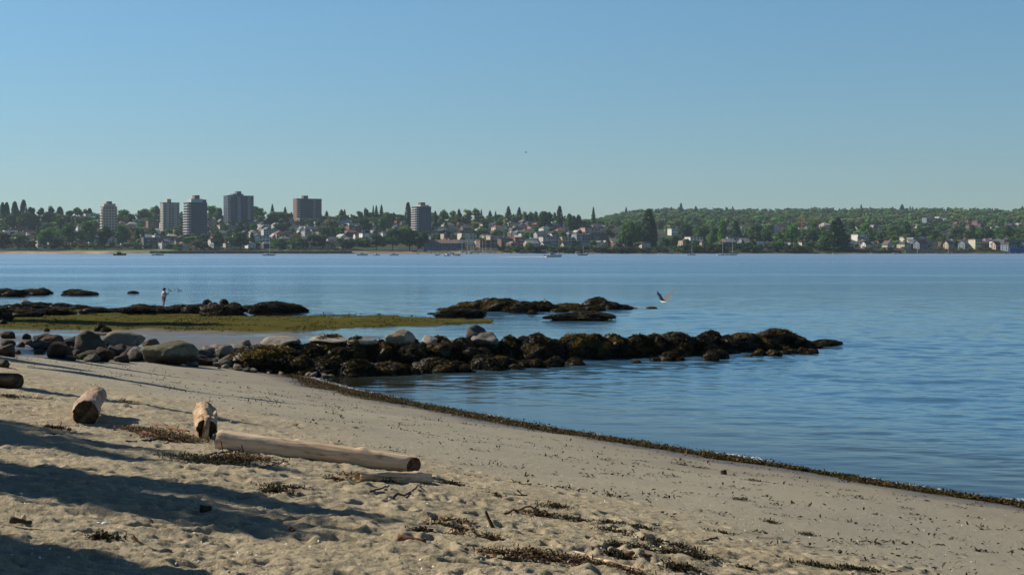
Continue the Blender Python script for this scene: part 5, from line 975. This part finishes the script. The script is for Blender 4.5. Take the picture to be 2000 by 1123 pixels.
# countable clumps of wrack: u, v, length px, depth px, amount, mixed with bark?
CL = [(875,946,70,8,260,0,'dark weed clump trailing from the pale slab end'),(965,968,34,8,90,0,'small dark clump right of the slab'),(1085,992,60,10,230,0,'dark clump in the upper wrack line'),(1055,1006,66,9,220,1,'mixed bark and weed clump in the upper wrack line'),(1120,1018,56,10,230,0,'dense dark clump at the middle of the wrack line'),(890,1020,50,9,130,1,'bark-flecked clump beside the upright stick'),(825,1040,40,10,140,0,'olive clump above the red-brown bark piece'),(870,1030,80,10,170,1,'loose bark scatter left of the upright stick'),
      (905,1047,44,9,110,1,'small mixed clump below the upright stick'),(950,1050,70,10,130,1,'thin twiggy clump below centre'),(1195,1024,46,9,120,0,'small dark clump right of the middle wrack'),(1200,1040,60,9,110,0,'flat dark clump in the right wrack'),(1250,1032,50,7,80,0,'thin weed strip on smooth sand'),(1280,1062,60,11,220,0,'dark clump above the red-brown chunk'),(1230,1070,90,12,260,0,'broad dark clump around the red-brown chunk'),(1345,1090,110,16,480,0,'largest dark clump at bottom right'),(1210,1088,60,12,200,0,'dark clump left of the red-brown chunk'),
      (1320,1068,80,10,160,0,'weed clump above the largest dark clump'),(1055,1090,90,18,420,1,'olive and brown clump at the bottom centre'),(980,1084,70,12,180,1,'reddish twig and weed strip left of bottom centre'),(1130,1100,90,14,260,1,'bark-strewn clump right of bottom centre'),(1190,1114,120,14,320,1,'coarse bark and weed pile at the frame bottom'),(1330,1112,80,12,260,0,'dark clump at the frame bottom, right part'),(1600,1108,90,7,180,0,'dark weed strip at bottom right on smooth sand'),(1675,1114,70,8,200,0,'dark weed strip end at the bottom right'),(1452,1114,30,8,90,0,'small dark tuft at the frame bottom'),
      (300,845,110,16,420,1,'brown bark debris patch between thick stub and gnarled log'),(340,858,110,12,360,1,'darker branch debris below the bark patch'),(270,840,60,10,160,1,'small bark scatter right of the thick stub'),(390,900,130,16,520,0,'dark debris bank in the shadow left of the long log'),(450,905,80,14,340,0,'dark debris bank end below the long log'),(480,895,90,14,260,1,'twiggy debris under the long log'),(720,935,80,10,260,1,'twigs and grass packed against the pale slab'),(665,940,60,8,100,1,'thin grassy debris left of the pale slab'),(540,962,60,7,160,0,'dark weed streak at the shadow edge'),
      (560,955,90,5,120,0,'thin dark weed line in the shadow'),(20,776,40,10,150,0,'dark weed heap at the left edge behind the stub'),(75,780,70,6,60,0,'thin weed line left of the thick stub'),(205,1055,60,8,110,0,'dark twiggy clump at lower left'),(250,785,60,6,60,1,'faint debris behind the thick stub'),(110,838,60,6,70,1,'reddish debris left of the thick stub'),(1330,908,30,5,50,0,'tiny weed tuft left of the post stub'),(1365,914,36,5,60,0,'tiny weed tuft nearest the post stub'),(1475,940,40,5,50,0,'small weed tuft right of the post stub'),(1510,1022,26,6,60,0,'lone dark tuft on the open sand'),(1575,1045,30,6,60,0,'second lone tuft on the open sand'),(1445,976,26,5,50,0,'small tuft below the post stub'),(1410,1042,50,4,50,0,'thin dark weed streak on the smooth sand')]
for (u, v, w, dpx, am, mixd, lb) in CL:
    am = int(am * (3.6 if u < 760 else 2.2)); x0, y0, z0 = hit(u, v); ww = w / F * y0; dd = dpx / F * y0 / ((v - HOR) / F) * .42; q = np.stack([x0 + r.normal(0, ww * .29, am), y0 + r.normal(0, dd * .5, am)], 1); q[:, 1] += (q[:, 0] - x0) * rnd.uniform(-.5, .1)
    q += np.stack([.04 * vnoise(q[:, 0] * 9, q[:, 1] * 9, s=3), .04 * vnoise(q[:, 0] * 9, q[:, 1] * 9, s=4)], 1); z = beach_h(q[:, 0], q[:, 1]) + r.rand(am) ** 2 * min(.05, .015 + am * .00004) + .004
    V, Fq, C = blades(np.concatenate([q, z[:, None]], 1) - [x0, y0, z0], .034, .007, r, WC2 if mixd else WC1, .6); 
    if mixd:
        nk = am // 6; kq = q[:nk] ; Vc, Fcq = quads(np.concatenate([kq, z[:nk, None] + .01], 1) - [x0, y0, z0], .022, r, asp=2.0); Vc[:, 2] = Vc[:, 2] * .35 + .004 + (beach_h(Vc[:, 0] + x0, Vc[:, 1] + y0) - z0) * .65; Fq = np.concatenate([Fq, Fcq + len(V)]); V = np.concatenate([V, Vc]); C = np.concatenate([C, np.repeat(np.array([(.16, .08, .045), (.24, .14, .08), (.09, .05, .035), (.3, .2, .12)])[r.randint(0, 4, nk)], 4, 0)])
    tag(link('seaweed_clump', fast_mesh('seaweed_clump', V, Fq, [WEEDM], False, col=C), None, (x0, y0, z0)), lb, 'seaweed', 'clumps of wrack on the sand')

# ------------------------------------------------------------------ person on the ledge
def skin(name, pts, edges, rad, m, parent, sub=2, root=0):
    me = bpy.data.meshes.new(name); me.from_pydata(pts, edges, []); o = bpy.data.objects.new(name, me); S.collection.objects.link(o)
    sm = o.modifiers.new('s', 'SKIN'); sm.use_smooth_shade = True; ss = o.modifiers.new('u', 'SUBSURF'); ss.levels = ss.render_levels = sub
    for i, rr in enumerate(rad): v = me.skin_vertices[0].data[i]; v.radius = rr if hasattr(rr, '__len__') else (rr, rr); v.use_root = i == root
    bpy.context.view_layer.update(); dg = bpy.context.evaluated_depsgraph_get(); nm = bpy.data.meshes.new_from_object(o.evaluated_get(dg)); bpy.data.objects.remove(o); nm.name = name
    nm.materials.clear(); nm.materials.append(m); return link(name, nm, parent)
SKIN = simple('skin', (.38, .20, .13), (.34, .17, .11), 3, .6); SHIRT = simple('white_cotton', (.72, .72, .72), (.62, .62, .62), 8, .9); SHORT = simple('grey_tan_cotton', (.26, .22, .18), (.2, .17, .14), 8, .9); HAIR = simple('dark_cloth', (.02, .02, .025), None, 8, .7)
D = F * CAMZ / (603.5 - HOR) - 2; px_, py_ = fx(320, D), D
pz = CAMZ - (601.5 - HOR) / F * D
e = empty('person', (px_, py_, pz), R(42)); Sx = 1.0   # faces away to the right (local +X is forward)
J = {'pel': (0, 0, .95), 'wa': (-.01, 0, 1.1), 'ch': (.01, 0, 1.32), 'nk': (.02, 0, 1.49), 'hd': (.05, 0, 1.60), 'ht': (.04, 0, 1.70), 'lh': (0, .1, .92), 'lk': (.04, .12, .5), 'la': (-.02, .13, .08), 'lt': (.16, .14, .035), 'rh': (0, -.1, .92), 'rk': (-.03, -.12, .5), 'ra': (-.1, -.13, .08), 'rt': (.08, -.14, .035),
     'ls': (.0, .19, 1.42), 'le': (.06, .25, 1.14), 'lw': (.29, .12, 1.22), 'rs': (.0, -.19, 1.42), 're': (.05, -.26, 1.14), 'rw': (.29, -.10, 1.23)}
K = list(J); ed = [(K.index(a), K.index(b)) for a, b in [('pel','wa'),('wa','ch'),('ch','nk'),('nk','hd'),('hd','ht'),('pel','lh'),('lh','lk'),('lk','la'),('la','lt'),('pel','rh'),('rh','rk'),('rk','ra'),('ra','rt'),('ch','ls'),('ls','le'),('le','lw'),('ch','rs'),('rs','re'),('re','rw')]]
RD = {'pel': (.13, .16), 'wa': (.11, .14), 'ch': (.12, .17), 'nk': .055, 'hd': .095, 'ht': .07, 'lh': .095, 'rh': .095, 'lk': .06, 'rk': .06, 'la': .042, 'ra': .042, 'lt': .035, 'rt': .035, 'ls': .058, 'rs': .058, 'le': .042, 're': .042, 'lw': .03, 'rw': .03}
body = skin('body', [J[k] for k in K], ed, [RD[k] for k in K], SKIN, e)
for s in (1, -1):           # hands with five fingers closed round the phone
    w = Vector(J['lw' if s > 0 else 'rw']); hp = [tuple(w), tuple(w + Vector((.055, -.02 * s, .01)))]; hr = [.028, .034]; he = [(0, 1)]
    for f in range(4):
        b0 = w + Vector((.085, -.02 * s, .032 - f * .02)); l = (.036, .042, .039, .03)[f]; i = len(hp); hp += [tuple(b0), tuple(b0 + Vector((l * .7, -s * l * .5, 0))), tuple(b0 + Vector((l * .6, -s * l * 1.2, .0)))]; hr += [.010, .009, .008]; he += [(1, i), (i, i + 1), (i + 1, i + 2)]
    i = len(hp); hp += [tuple(w + Vector((.05, -.03 * s, .045))), tuple(w + Vector((.075, -.055 * s, .06)))]; hr += [.011, .009]; he += [(1, i), (i, i + 1)]
    skin('hand', hp, he, hr, SKIN, e, 1)
MB().box(.385, .40, -.06, .085, 1.18, 1.27).build('phone', DKP, e) if False else None
ph = MB().box(-.008, .008, -.04, .04, -.07, .07).build('mobile_phone', DKP, None, loc=tuple(Matrix.Rotation(R(42), 3, 'Z') @ Vector((.385, .01, 1.24)) + Vector((px_, py_, pz))), rz=R(42)); tag(ph, 'small dark phone held in front of the person', 'phone')
skin('tank_top', [J['wa'], (0, 0, 1.05), J['ch'], (.015, 0, 1.43), (0, .13, 1.43), (0, -.13, 1.43)], [(1, 0), (0, 2), (2, 3), (2, 4), (2, 5)], [(.17, .20), (.175, .21), (.185, .235), (.10, .13), .085, .085], SHIRT, e)
skin('shorts', [(0, 0, 1.03), (0, 0, .93), (0, .105, .86), (.03, .118, .6), (0, -.105, .86), (-.02, -.118, .6)], [(0, 1), (1, 2), (2, 3), (1, 4), (4, 5)], [(.135, .165), (.145, .175), .118, .10, .118, .10], SHORT, e)
MB().tube([(0, 0, 1.03), (0, 0, 1.075)], [.15, .15], 16, sx=1.15).build('belt', HAIR, e, smooth=True)
mb = MB(); mb.ball((.045, 0, 1.665), (.118, .108, .095), 0, 16, 10); mb.tube([(.1, 0, 1.66), (.21, 0, 1.64)], [.075, .06], 10, sx=1.0) if False else None; mb.build('cap', HAIR, e, smooth=True); MB().add([(.1, -.08, 1.655), (.1, .08, 1.655), (.22, .05, 1.635), (.22, -.05, 1.635), (.1, -.08, 1.668), (.1, .08, 1.668), (.22, .05, 1.647), (.22, -.05, 1.647)], [(0, 3, 2, 1), (4, 5, 6, 7), (0, 1, 5, 4), (2, 3, 7, 6), (1, 2, 6, 5), (3, 0, 4, 7)]).build('cap_brim', HAIR, e)
MB().ball((-.05, 0, 1.6), (.06, .09, .08), 0, 12, 8).build('hair', HAIR, e, smooth=True)
mb = MB(); mb.ball((.15, 0, 1.585), (.02, .014, .022), 0, 8, 6); mb.ball((.045, .098, 1.59), (.02, .012, .03), 0, 8, 6); mb.ball((.045, -.098, 1.59), (.02, .012, .03), 0, 8, 6); mb.build('nose_and_ears', SKIN, e, smooth=True)
for s in (1, -1): MB().ball((.137, .035 * s, 1.612), (.012, .014, .009), 0, 8, 6).build('eye', HAIR, e, smooth=True)
MB().ball((.139, 0, 1.548), (.01, .026, .007), 0, 8, 6).build('mouth', REDP, e, smooth=True)
for s, k in ((1, 'l'), (-1, 'r')): a = Vector(J[k + 'a']); MB().ball((a.x + .07, a.y, .035), (.14, .05, .045), 0, 12, 8).build('shoe', HAIR, e, smooth=True)
e.scale = (1.12, 1.12, 1.0); tag(e, 'person in white sleeveless top, grey shorts and black cap standing on dark ledge', 'person')
weedrock(px_, py_ + .1, pz - .62, 2.6, .62, 'flat dark rock under the person', 'ledge', None, dy=1.6, weed=False)

# ------------------------------------------------------------------ birds
FW = simple('white_feathers', (.7, .69, .66), None, 6, .8); FB = simple('brown_feathers', (.16, .12, .10), (.10, .08, .07), 6, .8); FD = simple('dark_feathers', (.03, .028, .028), None, 6, .8)
def flyer(loc, rz, span, dark, label, lift=.62):
    e = empty('flying_bird', loc, rz); L = span * .42
    pts = [(-L * .5, 0, 0), (-L * .3, 0, 0), (0, 0, 0), (L * .3, 0, .01), (L * .45, 0, L * .05), (L * .6, 0, L * .04)]
    skin('body', pts, [(i, i + 1) for i in range(5)], [L * .03, L * .07, L * .12, L * .09, L * .06, L * .02], FW if not dark else FD, e, 2, 2)
    for s in (1, -1):
        h = span / 2; z = lift; prof = [(0, .02, .10, -.12), (.3, .3 * z * 1.2, .16, -.10), (.6, .62 * z * 1.1, .08, -.14), (1, z, -.10, -.14)]; vs, fs = [], []
        for (y, zz, x1, x2) in prof:
            th_ = .012 * span * (1 - y * .8); vs += [(x1 * span, s * y * h * math.cos(lift * .6), zz * h + th_), (x2 * span, s * y * h * math.cos(lift * .6), zz * h + th_ * .2), (x2 * span, s * y * h * math.cos(lift * .6), zz * h), (x1 * span, s * y * h * math.cos(lift * .6), zz * h - th_)]
        for i in range(3):
            for j in range(4): fs.append((i * 4 + j, i * 4 + (j + 1) % 4, i * 4 + 4 + (j + 1) % 4, i * 4 + 4 + j))
        fs += [(0, 1, 2, 3), (12, 13, 14, 15)]; w = MB().add(vs, fs).build('wing', FB if not dark else FD, e, smooth=False)
        MB().add([(-.02 * span, s * h * .35, .36 * z * h + .015 * span), (.1 * span, s * h * .35, .36 * z * h + .015 * span), (.02 * span, s * h * .75, .76 * z * h + .01 * span), (-.06 * span, s * h * .75, .76 * z * h + .01 * span)], [(0, 1, 2, 3)]).build('feather_patch', FD if s < 0 else FW, w)
    MB().add([(-L * .45, -.01 * span, 0), (-L * .45, .01 * span, 0), (-L * .85, .06 * span, 0), (-L * .85, -.06 * span, 0), (-L * .45, 0, .01 * span), (-L * .8, 0, .008 * span)], [(0, 1, 2, 3), (0, 4, 5, 3), (4, 1, 2, 5)]).build('tail', FB if not dark else FD, e)
    MB().tube([(L * .58, 0, L * .04), (L * .72, 0, L * .02)], [L * .018, L * .003], 6).build('beak', ORG if not dark else FD, e); return tag(e, label, 'bird')
D = 100.; flyer((fx(1297, D), D, CAMZ - (590 - HOR) / F * D), R(120), 1.6, False, 'brown and white gull with raised wings flying low over the water', .9)
D = 160.; flyer((fx(1027, D), D, CAMZ + (HOR - 298.5) / F * D), R(20), .5, True, 'tiny dark bird high in the sky', .35)
def swimmer(u, v, L, label, rz, stand=0.0, name='goose', zb=0):
    D = F * CAMZ / (v - HOR); e = empty(name, (fx(u, D), D, zb), rz); z = L * .16 + stand
    skin('body', [(-L * .5, 0, z + L * .1), (-L * .25, 0, z), (.05 * L, 0, z - .02 * L), (L * .28, 0, z + .06 * L), (L * .38, 0, z + L * .3), (L * .36, 0, z + L * .5), (L * .45, 0, z + L * .54), (L * .56, 0, z + L * .51)], [(i, i + 1) for i in range(7)], [L * .03, L * .13, L * .2, L * .14, L * .06, L * .05, L * .065, L * .02], FB, e, 2, 2)
    MB().ball((-.1 * L, 0, z - .02 * L), (L * .34, L * .21, L * .12), 0, 12, 8).build('pale_flank', FW, e, smooth=True); MB().ball((L * .44, 0, z + L * .545), (L * .085, L * .07, L * .07), 0, 10, 8).build('dark_head', FD, e, smooth=True)
    if stand:
        for s in (1, -1): MB().tube([(0, s * .06 * L, z), (.02, s * .06 * L, z - stand)], [.012, .008], 6).build('leg', FD, e)
    return tag(e, label, 'bird')
swimmer(333, 570, .62, 'goose swimming right beside the person, first of three', R(170)); swimmer(341, 569, .5, 'darker goose swimming in the middle of three', R(100)); swimmer(351, 570, .66, 'goose swimming last of three, farthest from the person', R(165))
D = F * CAMZ / (611 - HOR); o = swimmer(1064, 612, .42, 'dark bird perched on the reef rocks', R(100), .12, 'perched_bird', CAMZ - (592 - HOR) / F * D)

# ------------------------------------------------------------------ trees left of the viewer that throw the shade; others added to block sky light
def shade_tree(u, v, hgt, spread, kind, i, label, trunk_only=False, sq=1.0):
    """stands outside the picture where its crown shades the sand seen at (u, v)"""
    x, y, z = hit(u, v)
    for _ in range(60):
        k = hgt * .93 / math.tan(R(SUN_EL)); tx, ty = x - math.cos(R(SUN_AZ)) * k, y + math.sin(R(SUN_AZ)) * k
        if tx + spread * .75 < -.345 * ty: break
        hgt += .4
    cr, tk = PROTO[kind, i]; nat = {'round': .95, 'wide': 1.3, 'loose': .95, 'conifer': .42, 'poplar': .32}[kind]; e = empty('shade_tree', (tx, ty, z + .4), ROTS.get(u, 1.0), (spread / nat, spread / nat * sq, hgt)); o = link('crown', cr, e); o.color = (.04, .07, .025, 1); link('trunk', tk, e); tag(e, label, 'tree'); return e
ORD0 = 'first second third fourth fifth sixth seventh eighth ninth tenth eleventh twelfth thirteenth fourteenth fifteenth'.split()
ROTS = {}
SH = [(430,960,9,1.2,'wide',0),(560,985,9,1.3,'wide',1),(270,990,10,2.9,'wide',2),(300,1112,9,1.5,'wide',1),(150,1135,9,1.8,'wide',2),(400,768,15,2.6,'conifer',0),(150,722,14,3,'round',0),(270,790,14,1.6,'conifer',1),(330,735,17,2.2,'conifer',2),(200,690,12,5,'wide',0),(420,634,14,9,'round',3)]
for k, (u, v, h, sp_, kd, i) in enumerate(SH): shade_tree(u, v, h, sp_, kd, i, ['first', 'second', 'third', 'fourth', 'fifth', 'sixth', 'seventh', 'eighth', 'ninth', 'tenth', 'eleventh'][k] + ' shore tree beyond the left frame edge, throwing shade on the sand')

for k in range(15):      # unseen trees of the backing wood, added to block sky light and deepen shade
    x = -34 + k * 5.2; y = -9 - 7 * (k % 2) - rnd.uniform(0, 3)
    if k < 5: x, y = -31 - 3 * (k % 2), -4 + k * 8; cr, tk = PROTO[('wide', 'round', 'wide')[k % 3], k % 3]; h = rnd.uniform(17, 23)
    e = empty('sky_block_tree', (x, y, 3.3), k, (9, 9, h)); o = link('crown', cr, e); o.color = (.04, .075, .025, 1); link('trunk', tk, e); tag(e, f'{ORD0[k]} broadleaf tree from the left, unseen, added behind the viewer to block sky light', 'tree', 'unseen trees added to block sky light')

# ------------------------------------------------------------------ labels that single out each repeat
LMF = [(212, 'leftmost beige tower'), (331, 'grey slab tower'), (381, 'dark glass tower'), (466, 'tall charcoal tower'), (545, 'white ridge block'), (600, 'wide brown tower'), (700, 'balconied white block'), (822, 'lone glass tower'), (935, 'boatyard masts'), (1066, 'dark ridge tree'), (1152, 'orange-lit block'), (1267, 'tall columnar tree'), (1355, 'bright white villa'), (1429, 'moored yacht pair'), (1567, 'orange crane'), (1637, 'big dark conifers'), (1790, 'green-tinted villa'), (1905, 'tall cream villa'), (1990, 'right frame edge'), (10, 'left frame edge')]
ORD = ['first', 'second', 'third', 'fourth', 'fifth', 'sixth', 'seventh', 'eighth', 'ninth', 'tenth', 'eleventh', 'twelfth', 'thirteenth', 'fourteenth', 'fifteenth', 'sixteenth', 'seventeenth', 'eighteenth', 'nineteenth', 'twentieth']
ORD = ORD[:19] + ['farther']
def finish(items):
    items = [(o, b.replace('low on slope', 'low down').replace('at the far waterline', 'by the water') if len(b.split()) > 12 else b, u) for (o, b, u) in items]
    by = {}
    for (o, base, u) in items: by.setdefault(base, []).append((u, o))
    for base, l in by.items():
        l.sort(key=lambda q: q[0])
        for k, (u, o) in enumerate(l): o['label'] = base if len(l) == 1 else f'{base}, {ORD[min(k, 19)]} from left' if k < len(l) - 1 or len(l) < 3 else f'{base}, rightmost'
# more than 300 houses can be counted: the smallest of them become one object
hs = sorted([q for q in FARREG if q[5] == 'house'], key=lambda q: -q[4]); rest = hs[285:]; bpy.context.view_layer.update(); HM = attrmat('small_house_paint', .8, .2)
vs, fs, cs, mi = [], [], [], []
for q in rest:
    for o in [q[0]] + list(q[0].children):
        n = len(vs); M = o.matrix_world if o.parent is None else q[0].matrix_world @ o.matrix_local; vs += [tuple(M @ v.co) for v in o.data.vertices]; cs += [tuple(o.color)] * len(o.data.vertices)
        for p in o.data.polygons: fs.append(tuple(i + n for i in p.vertices)); mi.append(1 if p.material_index == 1 else 0)
    FARREG.remove(q)
    for o in list(q[0].children) + [q[0]]: bpy.data.objects.remove(o)
me = bpy.data.meshes.new('distant_houses'); me.from_pydata(vs, [], fs); me.materials.append(HM); me.materials.append(GLS); me.polygons.foreach_set('material_index', mi)
a = me.color_attributes.new('col', 'FLOAT_COLOR', 'POINT'); a.data.foreach_set('color', np.array(cs, np.float32).ravel()); me.update()
tag(link('distant_houses', me), 'smallest far-off houses packed among the trees of the far slopes', 'houses', kind='stuff')
items = []
for (o, desc, u, D, hp, cat, grp) in FARREG:
    o['category'] = cat; o['group'] = grp; lm = min(LMF, key=lambda q: abs(q[0] - u)); dx = u - lm[0]; rel = 'at' if abs(dx) < 9 else 'left of' if dx < 0 else 'right of'
    v = float(far_py(u, D)); tier = 'at the far waterline' if v > 484 else 'low on slope' if v > 467 else 'mid slope' if v > 448 else 'upper slope' if v > 436 else 'on the ridge'
    sz = 'tall ' if hp > 24 and cat == 'tree' else 'small ' if hp < 11 and cat == 'tree' else ''
    items.append((o, f'{sz}{desc} {tier}, {rel} {lm[1]}', u))
finish(items)
LMN = {'groyne': [(520, 'landward end'), (700, 'pale draped boulder'), (778, 'large tan boulder'), (930, 'pointed grey boulder'), (1046, 'grey crest boulder'), (1200, 'groyne middle'), (1375, 'small tan stone'), (1500, 'highest crest rock'), (1640, 'groyne tip')], 'cluster': [(0, 'left frame edge'), (100, 'reddish-brown boulder'), (169, 'dark upright boulder'), (233, 'pale rounded boulder'), (320, 'largest boulder'), (435, 'lichen-spotted boulder'), (520, 'first weedy rock'), (620, 'water edge')],
       'reef': [(740, 'algae flat tip'), (842, 'lone left reef rock'), (965, 'main reef hump'), (1064, 'perched bird'), (1168, 'tall reef rock'), (1274, 'flying gull')], 'ledge': [(0, 'left frame edge'), (57, 'pale upright stone'), (200, 'wet tidal pool'), (320, 'person'), (438, 'spiky rocks'), (530, 'flat-topped ledge')], 'skerry': [(12, 'left frame edge'), (84, 'pointed skerry end'), (155, 'middle skerry'), (259, 'lone far rock')]}
items = []
SGL = ('small foot rock', 'cluster boulder', 'stacked boulder', 'covered rock', 'reef rock', 'weedy rock', 'skerry rock', 'groyne foot')
for (o, desc, u, y, zone, grp, w) in NEARREG:
    o['category'] = 'rock'
    if grp: o['group'] = grp
    if any(desc.endswith(q) for q in SGL):
        lm = min(LMN[zone], key=lambda q: abs(q[0] - u)); dx = u - lm[0]; rel = 'at' if abs(dx) < 8 else 'left of' if dx < 0 else 'right of'
        sz = 'large ' if w > 1.7 else ''; items.append((o, f'{sz}{desc}, {rel} {lm[1]}', u))
        if not grp: o['group'] = 'boulders at the landward end of the groyne'
    else: o['label'] = desc
finish(items)

# ------------------------------------------------------------------ air
m = bpy.data.materials.new('haze_air'); m.use_nodes = True; t = m.node_tree; t.nodes.clear(); o_ = N(t, 'OutputMaterial'); pv = N(t, 'VolumePrincipled'); pv.inputs['Color'].default_value = (.62, .80, 1, 1); pv.inputs['Density'].default_value = 3.8e-5; pv.inputs['Anisotropy'].default_value = .2; t.links.new(pv.outputs[0], o_.inputs['Volume'])
mb = MB().box(-19500, 19500, -60, 6600, -8, 330); o = mb.build('haze', m); tag(o, 'thin bluish air haze over the bay', 'haze', kind='stuff')
